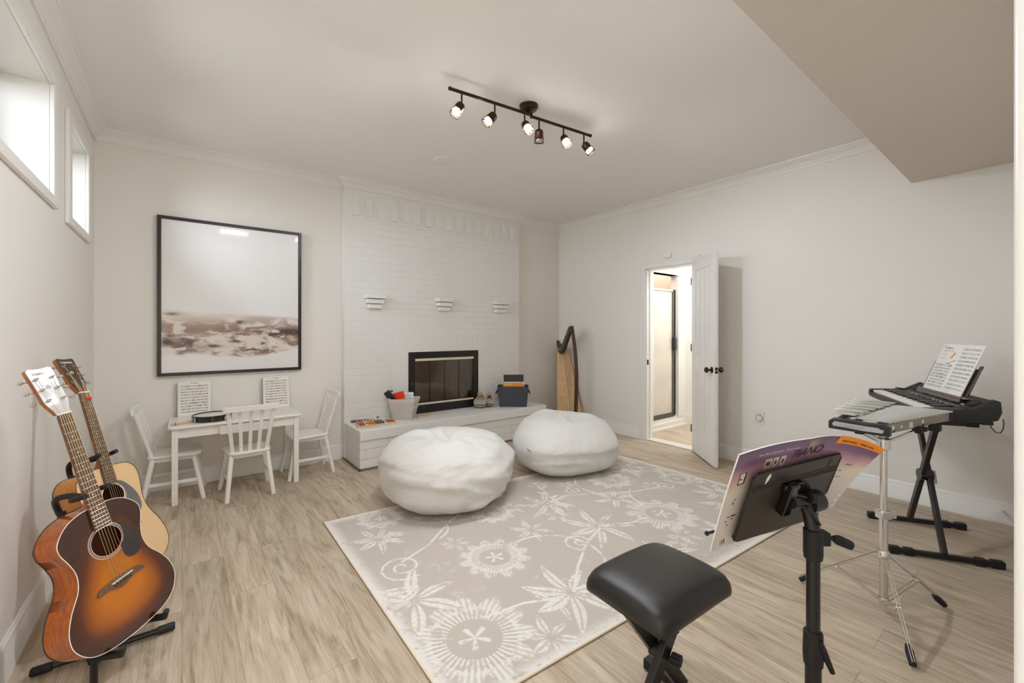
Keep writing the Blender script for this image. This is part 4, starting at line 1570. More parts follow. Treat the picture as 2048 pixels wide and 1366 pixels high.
def book_grid(name, p, eu, ev, w_, h_, off, colfn, parent, nu=60, nv=60, m=None):
    eu, ev = Vector(eu).normalized(), Vector(ev).normalized()
    n = eu.cross(ev).normalized()
    inv = ROOT[parent.name].inverted()
    L3 = inv.to_3x3()
    p_, eu_, ev_, n_ = inv @ Vector(p), L3 @ eu, L3 @ ev, L3 @ n
    P_, U_, V_, N_ = (np.array(k) for k in (p_, eu_, ev_, n_))
    f = lambda u, v: P_ + U_ * (u * w_)[..., None] + V_ * ((1 - v) * h_)[..., None] + N_ * off
    return page_grid(name, f, colfn, parent, nu, nv, m)


t = thing('red_booklet', 'booklet with a red and cream cover in the white wicker basket', 'booklet', T(c.x, c.y, HZ + 0.012))
p = c - ex * 0.070 - ey * 0.052 + Vector((0, 0, HZ + 0.070))
eu, ev = ex * 0.96 + Vector((0, 0, 0.27)), Vector((0, 0, 0.95)) - ex * 0.27 + ey * 0.06
mb, n = board_quad(p, eu, (ev - ev.dot(eu.normalized()) * eu.normalized()), 0.135, 0.195)
obj('cover', mb, M['paper'], t, world=True)


def red_cols(u, v):
    k = sstep(0.34, 0.42, v)[..., None]
    c = lin((222, 44, 22)) * (1 - k) + lin((232, 158, 96)) * k
    k = sstep(0.42, 0.6, v)[..., None]
    c = c * (1 - k) + lin((236, 222, 200)) * k
    n = fbm(u * 9 + 3, v * 9, 3)
    k = ((n > 0.64) & (v > 0.5))[..., None] * 0.9
    c = c * (1 - k) + lin((90, 70, 50)) * k
    k = ((np.abs(v - 0.25) < 0.035) & (vnoise(u * 30, v * 0) > 0.5) & (u > .1) & (u < .9))[..., None] * 0.6
    return c * (1 - k) + lin((120, 24, 12)) * k


ev2 = (ev - ev.dot(eu.normalized()) * eu.normalized()).normalized()
sgn = 1 if eu.cross(ev2).dot(Vector((0, -1, 0))) > 0 else -1
book_grid('cover_print', p, eu, ev2, 0.135, 0.195, 0.0052 if sgn > 0 else -0.001, red_cols, t)
t = thing('white_booklet', 'white printed sheet standing behind the red booklet in the wicker basket', 'booklet', T(c.x, c.y, HZ + 0.012))
p = c - ex * 0.01 + ey * 0.002 + Vector((0, 0, HZ + 0.03))
eu = ex + Vector((0, 0, 0.03))
ev2 = (Vector((0, 0, 1)) - Vector((0, 0, 1)).dot(eu.normalized()) * eu.normalized()).normalized()
mb, n = board_quad(p, eu, ev2, 0.115, 0.242, 0.002)
obj('page', mb, M['paper'], t, world=True)
book_grid('page_print', p, eu, ev2, 0.115, 0.242, 0.003, lambda u, v: staff_cols(u, v, 7, 5, base=(238, 238, 240), ink=(90, 96, 110)), t)

# pale flat board
t = thing('wooden_board', 'thin pale wooden board lying on the hearth beside the wicker basket', 'board', T(2.0, 4.17, HZ))
obj('plank', MB().prism([(1.93, 4.060), (2.06, 4.10), (2.18, 4.19), (2.165, 4.215), (2.06, 4.185), (1.92, 4.12)], HZ, HZ + 0.014), M['palewood'], t, world=True, bevel=0.002)


# two beaded gourds
def gourd(label, x, y, r_, h, mm, capr):
    t = thing('gourd_shaker', label, 'shaker', T(x, y, HZ), None)
    prof = [(0, 0), (r_ * 0.88, 0), (r_ * 0.98, h * 0.10), (r_, h * 0.28), (r_ * 0.94, h * 0.45), (r_ * 0.74, h * 0.62), (r_ * 0.50, h * 0.74), (r_ * 0.40, h * 0.80)]
    obj('gourd_body', MB().lathe(prof, 36), mm, t)
    obj('cork_cap', MB().lathe([(capr * 0.9, h * 0.79), (capr, h * 0.81), (capr * 1.02, h * 0.97), (capr * 0.9, h), (0, h)], 24), M['cork'], t)
    obj('neck_cord', MB().tube([(capr * 1.15 * math.cos(a), capr * 1.15 * math.sin(a), h * 0.79) for a in [2 * PI * k / 20 for k in range(21)]], 0.003, 6, caps=False), M['cord'], t)
    n = max(6, int(2 * PI * r_ / 0.026))
    for row, zz in ((0, 0.46), (1, 0.33)):
        q = MB()
        for k in range(n):
            a = 2 * PI * (k + 0.5 * row) / n
            rr = r_ * (0.93 if row == 0 else 0.99)
            s_ = 0.0105
            mtx = T(rr * math.cos(a), rr * math.sin(a), zz * h, a + PI / 2)
            q.box(-s_, s_, -0.0035, 0.002, -s_, -s_ + 0.004, mtx).box(-s_, s_, -0.0035, 0.002, s_ - 0.004, s_, mtx)
            q.box(-s_, -s_ + 0.004, -0.0035, 0.002, -s_, s_, mtx).box(s_ - 0.004, s_, -0.0035, 0.002, -s_, s_, mtx)
        obj('white_bead_row', q, M['plate'], t)
    for zz in (0.56, 0.24, 0.20, 0.15, 0.10, 0.05):
        rr = r_ * {0.56: 0.845, 0.24: 1.0, 0.20: 1.0, 0.15: 1.0, 0.10: 0.985, 0.05: 0.94}[zz]
        obj('bead_ring', MB().tube([(rr * math.cos(a), rr * math.sin(a), zz * h) for a in [2 * PI * k / 32 for k in range(33)]], 0.0032, 6, caps=False), mat('bead_ring_tone', srgb(196, 190, 196) if zz in (0.56, 0.15) else srgb(118, 98, 84), 0.4), t)
    return t


gourd('wide beaded gourd shaker with a cork cap, the larger one by the fireplace door', 2.788, 4.205, 0.070, 0.178, M['gourd'], 0.029)
gourd('slim dark beaded gourd shaker with a cork cap, beside the wide gourd', 2.905, 4.175, 0.040, 0.174, M['gourddark'], 0.021)

# charcoal basket
c = Vector((3.178, 4.065, 0))
ex = Vector((0.789, -0.614, 0))
ey = Vector((0.614, 0.789, 0))
t = thing('storage_basket', 'charcoal woven fabric basket with side handles on the right end of the hearth', 'basket', T(c.x, c.y, HZ))
hw0, hd0, hw1, hd1 = 0.165, 0.085, 0.188, 0.105
o0 = basket_rings(c, ex, ey, hw0, hd0, hw1, hd1, HZ, HZ + 0.245, 0.02)
i0 = basket_rings(c, ex, ey, hw0 - 0.008, hd0 - 0.008, hw1 - 0.008, hd1 - 0.008, HZ + 0.01, HZ + 0.245, 0.02)
obj('woven_body', MB().loft([o0[0], o0[1], i0[1], i0[0]], caps=False).add([p for p in o0[0]], [tuple(range(len(o0[0])))]), M['greyweave'], t, world=True)
for s in (-1, 1):
    hp = []
    for k in range(9):
        a = PI * k / 8
        hp.append(c + ex * s * (0.180 + 0.030 * math.sin(a)) + ey * (0.045 * math.cos(a)) + Vector((0, 0, HZ + 0.195 - 0.045 * math.sin(a))))
    mb = MB()
    for a, b in zip(hp[:-1], hp[1:]):
        mb.bar(a, b, 0.004, 0.022)
    obj('handle', mb, M['plastic'], t, world=True)
t = thing('black_binder', 'black binder standing upright in the charcoal basket', 'binder', T(c.x, c.y + 0.04, HZ + 0.012))
mb, n = board_quad(c - ex * 0.115 + ey * 0.045 + Vector((0, 0, HZ + 0.02)), ex, (ey * 0.05 + Vector((0, 0, 1))), 0.245, 0.352, 0.014)
obj('cover', mb, M['plastic'], t, world=True, bevel=0.003)
for k, (off, dx, w_, h_, nm, lb, cf) in enumerate((
        (-0.045, -0.122, 0.235, 0.263, 'orange_book', 'orange music book poking out of the front of the charcoal basket',
         lambda u, v: np.where(((vnoise(u * 26, v * 0) > 0.5) & (v > 0.045) & (v < 0.09) & (u < 0.6))[..., None], lin((250, 226, 160)), lin((238, 142, 20)) + 0 * u[..., None])),
        (-0.010, -0.118, 0.255, 0.276, 'paper_folder', 'pale paper folder behind the orange book in the charcoal basket',
         lambda u, v: np.where(((vnoise(u * 14, v * 30) > 0.7) & (u > 0.55))[..., None], lin((190, 120, 110)), lin((232, 222, 216)) + 0 * u[..., None])))):
    t = thing(nm, lb, 'book' if k == 0 else 'folder', T(c.x, c.y, HZ + 0.012))
    pp = c + ex * dx + ey * off + Vector((0, 0, HZ + 0.02 - (0 if k == 0 else 0.005)))
    evv = Vector((0, 0, 1)) + ey * 0.03
    evv = (evv - evv.dot(ex) * ex).normalized()
    mb, n = board_quad(pp, ex, evv, w_, h_, 0.006)
    obj('pages', mb, M['paper'], t, world=True)
    book_grid('cover_print', pp, ex, evv, w_, h_, 0.0068 if n.dot(ey) < 0 else -0.0008, cf, t, 60, 80)

# ============================================================ HARP
hp = thing('harp', 'small lever harp with pale soundbox and dark pillar standing in the far corner', 'harp', T(4.07, 4.02, 0))
F_ = Vector((0.614, 0.789, 0))
R_ = Vector((0.789, -0.614, 0))
def cp(lat, fwd, z):
    return R_ * lat + F_ * fwd + Vector((0, 0, z))
# soundbox: trapezoid board seen face on, leaning back towards its top
bl_, br_ = cp(0.595, 5.60, 0.03), cp(0.962, 5.60, 0.03)
tl_, tr_ = cp(0.625, 5.93, 1.05), cp(0.775, 5.93, 1.05)
nrm = (br_ - bl_).cross(tl_ - bl_).normalized()
if nrm.dot(F_) < 0:
    nrm = -nrm
dp0, dp1 = 0.16, 0.10
mb = MB()
rings = []
for a, b, d in ((bl_, br_, dp0), (tl_, tr_, dp1)):
    m_ = (a + b) / 2
    w2 = (b - a).length / 2
    e_ = (b - a).normalized()
    ring = [a, b]
    for k in range(7):
        an = PI * k / 6
        ring.append(m_ + e_ * w2 * math.cos(an) * 0.97 + nrm * (0.02 + d * math.sin(an)))
    rings.append(ring)
mb.loft(rings)
obj('soundbox', mb, M['harpwood'], hp, world=True, bevel=0.003)
mid0, mid1 = (bl_ + br_) / 2 + R_ * 0.0, (tl_ + tr_) / 2
obj('string_rib', MB().bar(mid0 - nrm * 0.004, mid1 - nrm * 0.004, 0.03, 0.006, nrm), M['palewood'], hp, world=True)
obj('base', MB().box(-0.15, 0.15, -0.13, 0.13, 0, 0.05, lookm(cp(0.79, 5.62, 0), (0, 0, 1), R_)), M['harpdark'], hp, world=True, bevel=0.006)
# pillar
pts = [cp(0.812, 5.47, 0.05), cp(0.822, 5.44, 0.35), cp(0.826, 5.42, 0.7), cp(0.812, 5.43, 1.0), cp(0.788, 5.46, 1.22), cp(0.775, 5.48, 1.325)]
mb = MB()
rings = []
for i, p in enumerate(pts):
    w_ = (0.040, 0.044, 0.044, 0.042, 0.040, 0.040)[i] / 2
    rings.append([p + R_ * -w_ + F_ * -0.02, p + R_ * w_ + F_ * -0.02, p + R_ * w_ + F_ * 0.03, p + R_ * -w_ + F_ * 0.03])
mb.loft(rings)
obj('pillar', mb, M['harpdark'], hp, world=True, bevel=0.006, smooth=60)
# neck, an s-curve from the top of the soundbox to the pillar
nk = [(0.640, 5.95, 1.085), (0.640, 5.92, 1.10), (0.655, 5.86, 1.055), (0.672, 5.80, 1.02), (0.692, 5.74, 1.04), (0.715, 5.66, 1.12), (0.738, 5.58, 1.22), (0.755, 5.52, 1.285), (0.778, 5.46, 1.315)]
hs = [0.06, 0.10, 0.115, 0.12, 0.13, 0.135, 0.125, 0.10, 0.06]
mb = MB()
rings = []
for (l_, fw_, z), h in zip(nk, hs):
    p = cp(l_, fw_, z)
    rings.append([p - R_ * 0.018 - Vector((0, 0, h / 2)), p + R_ * 0.018 - Vector((0, 0, h / 2)), p + R_ * 0.018 + Vector((0, 0, h / 2)), p - R_ * 0.018 + Vector((0, 0, h / 2))])
mb.loft(rings)
obj('neck', mb, mat('harp_neck', srgb(52, 42, 38), 0.35), hp, world=True, bevel=0.005, smooth=60)
for k in range(19):
    s = k / 18
    q = s * (len(nk) - 3) + 1
    i = min(int(q), len(nk) - 2)
    fr_ = q - i
    a, b = cp(*nk[i]), cp(*nk[i + 1])
    p = a.lerp(b, fr_)
    obj('tuning_pin', MB().tube([p - R_ * 0.040, p + R_ * 0.034], 0.0032, 8), M['silver'], hp, world=True)
    st0 = p + R_ * 0.026 - Vector((0, 0, 0.03))
    st1 = mid1.lerp(mid0, 0.05 + 0.85 * s) - nrm * 0.01
    obj('string', MB().tube([st0, st1], 0.0011, 5), M['string'], hp, world=True)


# ============================================================ GUITARS
def spline(pts, n=8, closed=False):
    """Catmull-Rom through 2D points"""
    out = []
    m = len(pts)
    for i in range(m - 1 if not closed else m):
        p0 = pts[i - 1] if (i > 0 or closed) else pts[0]
        p1 = pts[i % m]
        p2 = pts[(i + 1) % m]
        p3 = pts[(i + 2) % m] if (i + 2 < m or closed) else pts[-1]
        for k in range(n):
            t_ = k / n
            out.append(tuple(0.5 * ((2 * b) + (-a + c_) * t_ + (2 * a - 5 * b + 4 * c_ - d_) * t_ ** 2 + (-a + 3 * b - 3 * c_ + d_) * t_ ** 3) for a, b, c_, d_ in zip(p0, p1, p2, p3)))
    if not closed:
        out.append(tuple(pts[-1]))
    return out


def guitar(name, label, mtx, half, depth, sunburst, side_m, head_m, guard_m, guard_pts, logo, capo=False, topcol=(226, 190, 142)):
    t = thing(name, label, 'guitar', mtx)
    J = -0.352          # heel line (14th fret), measured from the nut
    right = spline([(0.0, J)] + half + [(0.0, half[-1][1] - 0.006)], 8)
    right = [(max(x, 0), y) for x, y in right]
    outline = right + [(-x, y) for x, y in reversed(right[1:-1])]
    n = len(outline)
    hc = (0.0, -0.487)
    hr = 0.050
    ztop = -0.006
    tail = half[-1][1] - 0.006
    # soundboard with a real hole, rings of colour towards the edge
    rings = 26
    V, Fc, Cc = [], [], []
    per = np.array(outline)
    for i, (x, y) in enumerate(outline):
        a = math.atan2(y - hc[1], x - hc[0])
        hx, hy = hc[0] + hr * math.cos(a), hc[1] + hr * math.sin(a)
        for k in range(rings):
            s = k / (rings - 1)
            px, py = hx + (x - hx) * s, hy + (y - hy) * s
            V.append((px, py, ztop))
    V = np.array(V)
    dist = np.full(len(V), 9.0)
    for i in range(n):
        a, b = per[i], per[(i + 1) % n]
        ab = b - a
        s = np.clip(((V[:, 0] - a[0]) * ab[0] + (V[:, 1] - a[1]) * ab[1]) / (ab @ ab + 1e-12), 0, 1)
        d = np.hypot(V[:, 0] - a[0] - s * ab[0], V[:, 1] - a[1] - s * ab[1])
        dist = np.minimum(dist, d)
    if sunburst:
        c0, c1, c2, c3 = lin((60, 30, 16)), lin((84, 38, 12)), lin((142, 72, 8)), lin((186, 106, 10))
        # the burst's light centre sits below the bridge
        cen = np.hypot(V[:, 0] / 0.15, (V[:, 1] + 0.655) / 0.155)
        k = np.clip(cen, 0, 1.6) * 0.75 + sstep(0.10, 0.0, dist) * 0.35
        C_ = np.zeros((len(V), 3))
        for j in range(3):
            C_[:, j] = np.interp(k, [0.0, 0.35, 0.72, 0.98, 1.3], [c3[j], c3[j] * 0.97, c2[j], c1[j], c0[j]])
    else:
        g = 0.97 + 0.05 * vnoise(V[:, 0] * 260 + 9, V[:, 1] * 2)
        C_ = lin(topcol)[None, :] * g[:, None]
    faces = []
    for i in range(n):
        j = (i + 1) % n
        for k in range(rings - 1):
            faces.append((i * rings + k, j * rings + k, j * rings + k + 1, i * rings + k + 1))
    fast_mesh('soundboard', V, np.array(faces), vcol_mat('soundboard_finish', 0.14, coat=0.45, spec=0.5), t, C_, smooth=False)
    # sides and back, slightly arched, and the inside wall of the box
    def ring(z, sc=0.0):
        out_ = []
        for i in range(n):
            a, b = per[i - 1], per[(i + 1) % n]
            d = b - a
            nn = np.array([d[1], -d[0]]) / (np.linalg.norm(d) + 1e-9)
            out_.append((per[i][0] - nn[0] * sc, per[i][1] - nn[1] * sc, z))
        return out_
    area = sum(per[i][0] * per[(i + 1) % n][1] - per[(i + 1) % n][0] * per[i][1] for i in range(n))
    sg = 1 if area > 0 else -1
    # the box is shallower towards the neck
    def zb(y):
        return ztop - depth * (0.86 + 0.14 * min(1, max(0, (J - y) / 0.45)))
    mb = MB()
    r0 = [(x, y, ztop - 0.0005) for x, y in outline]
    r1 = [(x, y, zb(y)) for x, y in outline]
    r2 = [(x * 0.93, hc[1] - 0.1 + (y - hc[1] + 0.1) * 0.95, zb(y) - 0.006) for x, y in outline]
    r3 = [(x * 0.5, hc[1] - 0.1 + (y - hc[1] + 0.1) * 0.5, zb(y) - 0.012) for x, y in outline]
    r4 = [(x * 0.02, hc[1] - 0.1, zb(-0.6) - 0.014) for x, y in outline]
    mb.loft([r0, r1, r2, r3, r4], caps=False)
    obj('body', mb, side_m, t, smooth=50)
    mb = MB()
    q0 = [(x * 0.985, hc[1] + (y - hc[1]) * 0.985, ztop - 0.003) for x, y in outline]
    q1 = [(x * 0.985, hc[1] + (y - hc[1]) * 0.985, zb(y) + 0.003) for x, y in outline]
    q2 = [(x * 0.02, hc[1] - 0.1, zb(-0.6) + 0.003) for x, y in outline]
    mb.loft([q0, q1, q2], caps=False)
    obj('inner_box', mb, M['guitarin'], t)
    for nm, z, mm, rr in (('binding', ztop + 0.0005, M['ivory'] if sunburst else M['ink'], 0.0012), ('back_binding', None, M['ink'], 0.0022)):
        mb = MB()
        pts = [(x, y, (z if z is not None else zb(y))) for x, y in outline]
        mb.tube(pts + [pts[0]], rr, 6, caps=False)
        obj(nm, mb, mm, t)
    for r_, th, mm in ((0.0530, 0.0007, M['ivory']), (0.0580, 0.0011, M['inkgrey']), (0.0615, 0.0006, M['ivory'])):
        mb = MB()
        m_ = 48
        v, f = [], []
        for k in range(m_):
            a = 2 * PI * k / m_
            v += [(hc[0] + (r_ - th) * math.cos(a), hc[1] + (r_ - th) * math.sin(a), ztop + 0.0005), (hc[0] + (r_ + th) * math.cos(a), hc[1] + (r_ + th) * math.sin(a), ztop + 0.0005)]
        f = [(2 * k, 2 * k + 1, (2 * k + 3) % (2 * m_), (2 * k + 2) % (2 * m_)) for k in range(m_)]
        mb.add(v, f)
        obj('rosette_ring', mb, mm, t, smooth=0)
    gp = spline(guard_pts, 6, closed=True)
    obj('pickguard', MB().prism(gp, ztop + 0.0006, ztop + 0.0022), guard_m, t)
    # bridge
    br = spline([(-0.083, -0.648), (-0.070, -0.634), (-0.040, -0.628), (0.0, -0.626), (0.040, -0.628), (0.070, -0.634), (0.083, -0.648), (0.078, -0.653), (0.045, -0.650), (0.0, -0.666), (-0.045, -0.650), (-0.078, -0.653)], 4, closed=True)
    bo = obj('bridge', MB().prism(br, ztop, ztop + 0.009), M['rosewood'], t, bevel=0.0015)
    obj('saddle', MB().bar((-0.037, -0.636, ztop + 0.012), (0.037, -0.633, ztop + 0.012), 0.003, 0.006), M['ivory'], bo)
    for k in range(6):
        x = -0.028 + 0.056 * k / 5
        obj('bridge_pin', MB().lathe([(0.0026, 0), (0.0032, 0.003), (0, 0.005)], 8, T(x, -0.647, ztop + 0.009)), M['ink'], bo)
    # neck, fretboard
    mb = MB()
    rings_ = []
    for y, w_, h in ((-0.005, 0.0215, 0.014), (-0.18, 0.0245, 0.016), (-0.315, 0.0265, 0.019), (-0.345, 0.0275, 0.045), (-0.353, 0.0275, 0.075)):
        rr = [(w_ * math.cos(PI + PI * k / 10), y, -0.002 + h * math.sin(PI + PI * k / 10)) for k in range(11)]
        rings_.append(rr)
    mb.loft(rings_)
    obj('neck', mb, M['neckwood'], t, smooth=60)
    fe = -0.434
    mb = MB().add([(-0.0215, 0, -0.002), (0.0215, 0, -0.002), (0.0275, fe, -0.0055), (-0.0275, fe, -0.0055), (-0.0215, 0, 0.002), (0.0215, 0, 0.002), (0.0275, fe, 0.002), (-0.0275, fe, 0.002)],
                  [(0, 3, 2, 1), (4, 5, 6, 7), (0, 1, 5, 4), (1, 2, 6, 5), (2, 3, 7, 6), (3, 0, 4, 7)])
    fbo = obj('fretboard', mb, M['rosewood'], t)
    for k in range(1, 21):
        y = -0.634 * (1 - 2 ** (-k / 12))
        w_ = 0.0215 + 0.006 * (y / fe)
        obj('fret', MB().tube([(-w_, y, 0.0022), (w_, y, 0.0020)], 0.0008, 6), M['silver'], fbo)
    for k in (3, 5, 7, 9, 12, 15):
        y = -0.634 * ((1 - 2 ** (-k / 12)) + (1 - 2 ** (-(k - 1) / 12))) / 2
        obj('inlay_dot', MB().lathe([(0, 0.0024), (0.0028, 0.0024), (0.0028, 0.002)], 10, T(0, y, 0)), M['ivory'], fbo)
    obj('nut', MB().box(-0.0218, 0.0218, 0, 0.005, -0.001, 0.0055), M['ivory'], t)
    # headstock tilted back
    hm = Matrix.Translation((0, 0.004, 0)) @ Matrix.Rotation(R(-13), 4, 'X')
    hp_ = [(-0.0215, 0.0), (-0.0235, 0.012), (-0.032, 0.034), (-0.0365, 0.050), (-0.0365, 0.10), (-0.0395, 0.165), (-0.0385, 0.176), (-0.030, 0.181), (-0.015, 0.178), (0.0, 0.177), (0.015, 0.178), (0.030, 0.181), (0.0385, 0.176), (0.0395, 0.165), (0.0365, 0.10), (0.0365, 0.050), (0.032, 0.034), (0.0235, 0.012), (0.0215, 0.0)]
    ho = obj('headstock', MB().prism(hp_, -0.017, -0.0015, hm), M['neckwood'], t, bevel=0.002)
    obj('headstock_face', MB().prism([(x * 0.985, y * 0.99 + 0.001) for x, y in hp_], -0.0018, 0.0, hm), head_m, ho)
    text_obj('logo', 'YAMAHA', 0.0125, lambda x, y: hm @ Vector((x, y + 0.154, 0.0004)), M['inkgrey'] if head_m is M['headsheen'] else M['ivory'], ho, bold=0.0003, align='CENTER', spacing=1.05)
    # emblem of three crossed forks within a ring
    em = MB()
    for k in range(3):
        a = R(90 + 120 * k)
        em.tube([(0, 0, 0), (0.008 * math.cos(a), 0.008 * math.sin(a), 0)], 0.0009, 5)
    em.tube([(0.0065 * math.cos(2 * PI * k / 16), 0.0065 * math.sin(2 * PI * k / 16), 0) for k in range(17)], 0.0007, 5, caps=False)
    em.v = [tuple(hm @ Vector((x, y + 0.105, z * 0.4 + 0.0006))) for x, y, z in em.v]
    obj('emblem', em, M['inkgrey'] if head_m is M['headsheen'] else M['ivory'], ho)
    posts = []
    for s in (-1, 1):
        for k, y in enumerate((0.055, 0.097, 0.139)):
            px = s * (0.0225 + 0.0008 * k)
            tu = obj('tuner_post', MB().lathe([(0.0055, 0), (0.0055, 0.002), (0.0032, 0.0025), (0.0032, 0.012), (0.0, 0.0125)], 14, hm @ T(px, y, 0)), M['chrome'], ho)
            posts.append((s, k, hm @ Vector((px, y, 0.007))))
            kb = MB().tube([hm @ Vector((s * 0.036, y, -0.012)), hm @ Vector((s * 0.052, y, -0.013))], 0.0022, 8)
            kb.lathe([(0.0, -0.008), (0.004, -0.0075), (0.009, -0.004), (0.0105, 0.0), (0.009, 0.004), (0.004, 0.0075), (0, 0.008)], 14, hm @ T(s * 0.060, y, -0.013) @ Matrix.Rotation(PI / 2, 4, 'X') @ Matrix.Diagonal((1.0, 0.62, 0.72, 1)))
            obj('tuner_button', kb, M['chrome'], ho)
    # strings: low three wound on the left posts
    for k in range(6):
        xn = -0.0175 + 0.035 * k / 5
        xs = -0.027 + 0.054 * k / 5
        s = -1 if k < 3 else 1
        kk = k if k < 3 else 5 - k
        pp = [p for a, b, p in posts if a == s and b == kk][0]
        obj('string', MB().tube([pp, (xn, 0.002, 0.006), (xs, -0.635, 0.0095), (xs, -0.647, ztop + 0.010)], 0.0008 - 0.00006 * k, 5), M['string'], t)
    return t


def mat3(rows, t):
    return Matrix(((*rows[0], t[0]), (*rows[1], t[1]), (*rows[2], t[2]), (0, 0, 0, 1)))


G1 = mat3([[0.678, -0.243, 0.694], [0.727, 0.081, -0.682], [0.110, 0.967, 0.232]], (-0.333, 2.172, 0.976))
G2 = mat3([[0.607, -0.236, 0.759], [0.794, 0.227, -0.564], [-0.039, 0.945, 0.325]], (-0.357, 2.736, 0.989))
half1 = [(0.050, -0.353), (0.100, -0.372), (0.136, -0.412), (0.141, -0.448), (0.124, -0.500), (0.1165, -0.545), (0.128, -0.595), (0.165, -0.652), (0.188, -0.710), (0.186, -0.765), (0.150, -0.817), (0.085, -0.842)]
half2 = [(0.060, -0.353), (0.110, -0.362), (0.140, -0.392), (0.147, -0.435), (0.141, -0.490), (0.136, -0.540), (0.148, -0.600), (0.182, -0.665), (0.204, -0.730), (0.200, -0.790), (0.155, -0.838), (0.085, -0.856)]
guard1 = [(0.056, -0.452), (0.075, -0.468), (0.098, -0.505), (0.104, -0.548), (0.094, -0.580), (0.066, -0.590), (0.045, -0.575), (0.036, -0.535), (0.054, -0.512), (0.061, -0.485)]
guard2 = [(0.020, -0.425), (0.060, -0.440), (0.105, -0.500), (0.118, -0.560), (0.100, -0.600), (0.062, -0.600), (0.045, -0.570), (0.050, -0.530), (0.060, -0.500), (0.056, -0.465), (0.035, -0.440)]
guitar('acoustic_guitar', 'amber sunburst acoustic guitar in front on the stand by the left wall', G1, half1, 0.105, True, M['amber'], M['headsheen'], M['tort'], guard1, True)
g2 = guitar('acoustic_guitar', 'natural pale-top acoustic guitar standing behind the sunburst guitar', G2, half2, 0.115, False, M['natside'], M['rosehead'], M['tortlight'], guard2, True)
t = thing('guitar_pick_holder', 'small red pick clip on the upper neck of the pale-top guitar', 'pick clip', G2.copy())
obj('clip', MB().ball((0.010, -0.030, 0.010), 0.0085, 8, (1, 1.15, 0.6)).box(-0.004, 0.010, -0.036, -0.026, 0.007, 0.011), M['red'], t)


# ------------------------------------------------------------ double guitar stand
def gp(G, x, y, z):
    return G @ Vector((x, y, z))


st = thing('guitar_stand', 'black tubular double guitar stand holding the two guitars by the left wall', 'guitar stand', T(-0.24, 2.35, 0))
def cap_bar(name, a, b, r_=0.0115):
    o = obj(name, MB().tube([a, b], r_, 14), M['black'], st, world=True)
    for p, q in ((Vector(a), Vector(b)), (Vector(b), Vector(a))):
        d = (q - p).normalized()
        obj('rubber_foot', MB().tube([p - d * 0.006, p, p + d * 0.05, p + d * 0.052], [0.012, 0.016, 0.016, 0.0125], 14), M['rubber'], o, world=True)
    return o
cap_bar('front_foot_bar', (-0.435, 2.308, 0.019), (-0.03, 2.306, 0.019))
cap_bar('middle_foot_bar', (-0.40, 2.445, 0.017), (-0.095, 2.44, 0.017))
cap_bar('rear_foot_bar', (-0.40, 2.85, 0.019), (-0.04, 2.845, 0.019))
obj('spine_bar', MB().tube([(-0.235, 1.99, 0.013), (-0.255, 2.16, 0.045), (-0.255, 2.31, 0.035), (-0.245, 2.60, 0.03), (-0.235, 2.85, 0.022)], 0.0115, 14), M['black'], st, world=True)
obj('junction', MB().tube([(-0.258, 2.20, 0.045), (-0.258, 2.34, 0.04)], 0.019, 16), M['black'], st, world=True)
for G, dep, jy, ybase in ((G1, 0.105, 2.29, -0.86), (G2, 0.115, 2.66, -0.87)):
    zo = -dep - 0.040
    foot = Vector((-0.255, jy, 0.04))
    low = gp(G, 0, -0.80, zo)
    top = gp(G, 0, -0.345, zo)
    obj('upright', MB().tube([foot, low, top], 0.011, 14), M['black'], st, world=True)
    # lower cradle: two padded arms under the body
    for s in (-1, 1):
        a = gp(G, 0.0, -0.862, zo)
        b = gp(G, s * 0.085, -0.865, zo + 0.03)
        c_ = gp(G, s * 0.085, -0.868, 0.014)
        e_ = gp(G, s * 0.085, -0.845, 0.030)
        arm = obj('cradle_arm', MB().tube([low, a, b, c_], 0.008, 12), M['black'], st, world=True)
        obj('foam_pad', MB().tube([b, c_, e_], [0.0125, 0.0125, 0.0105], 12), M['rubber'], arm, world=True)
    # neck yoke reaching round the neck
    yk = gp(G, 0, -0.305, -0.048)
    shl = gp(G, -0.075, -0.335, zo * 0.8)
    obj('neck_support', MB().tube(curve3([gp(G, 0, -0.40, zo), gp(G, -0.008, -0.33, zo - 0.002), gp(G, -0.022, -0.292, zo * 0.82), gp(G, -0.014, -0.290, zo * 0.55), yk], 8), 0.0105, 12), M['black'], st, world=True)
    for s in (-1, 1):
        obj('yoke_prong', MB().tube(curve3([yk, gp(G, s * 0.028, -0.304, -0.046), gp(G, s * 0.041, -0.302, -0.025), gp(G, s * 0.042, -0.300, 0.0), gp(G, s * 0.040, -0.298, 0.026)], 5), 0.0095, 12), M['rubber'], st, world=True)


# ============================================================ KEYBOARD BENCH
bm_ = T(1.213, 0.790, 0.004, R(-2.5))
t = thing('keyboard_bench', 'black padded X-frame keyboard bench standing on the floor beside the rug', 'bench', bm_)
HW, HD = 0.194, 0.155
rings = []
prof = [(0.95, 0.436), (0.99, 0.440), (1.0, 0.452), (0.99, 0.470), (0.945, 0.486), (0.86, 0.496), (0.74, 0.5005), (0.55, 0.503), (0.3, 0.504), (0.05, 0.504)]
def superq(k, hw, hd, p=0.30):
    a = 2 * PI * k / 64
    c_, s_ = math.cos(a), math.sin(a)
    return (hw * math.copysign(abs(c_) ** p, c_), hd * math.copysign(abs(s_) ** p, s_))
for s, z in prof:
    pw_ = 0.19 + 0.10 * (z - 0.44) / 0.06
    rr = []
    for k in range(64):
        x, y = superq(k, HW * s, HD * s, pw_)
        # corners sit lower than the middle of each side
        cr_ = (abs(x) / HW) * (abs(y) / HD)
        rr.append((x, y, z - 0.012 * cr_ ** 2))
    rings.append(rr)
mb = MB()
mb.loft(rings)
obj('padded_seat', mb, M['leather'], t, smooth=80)
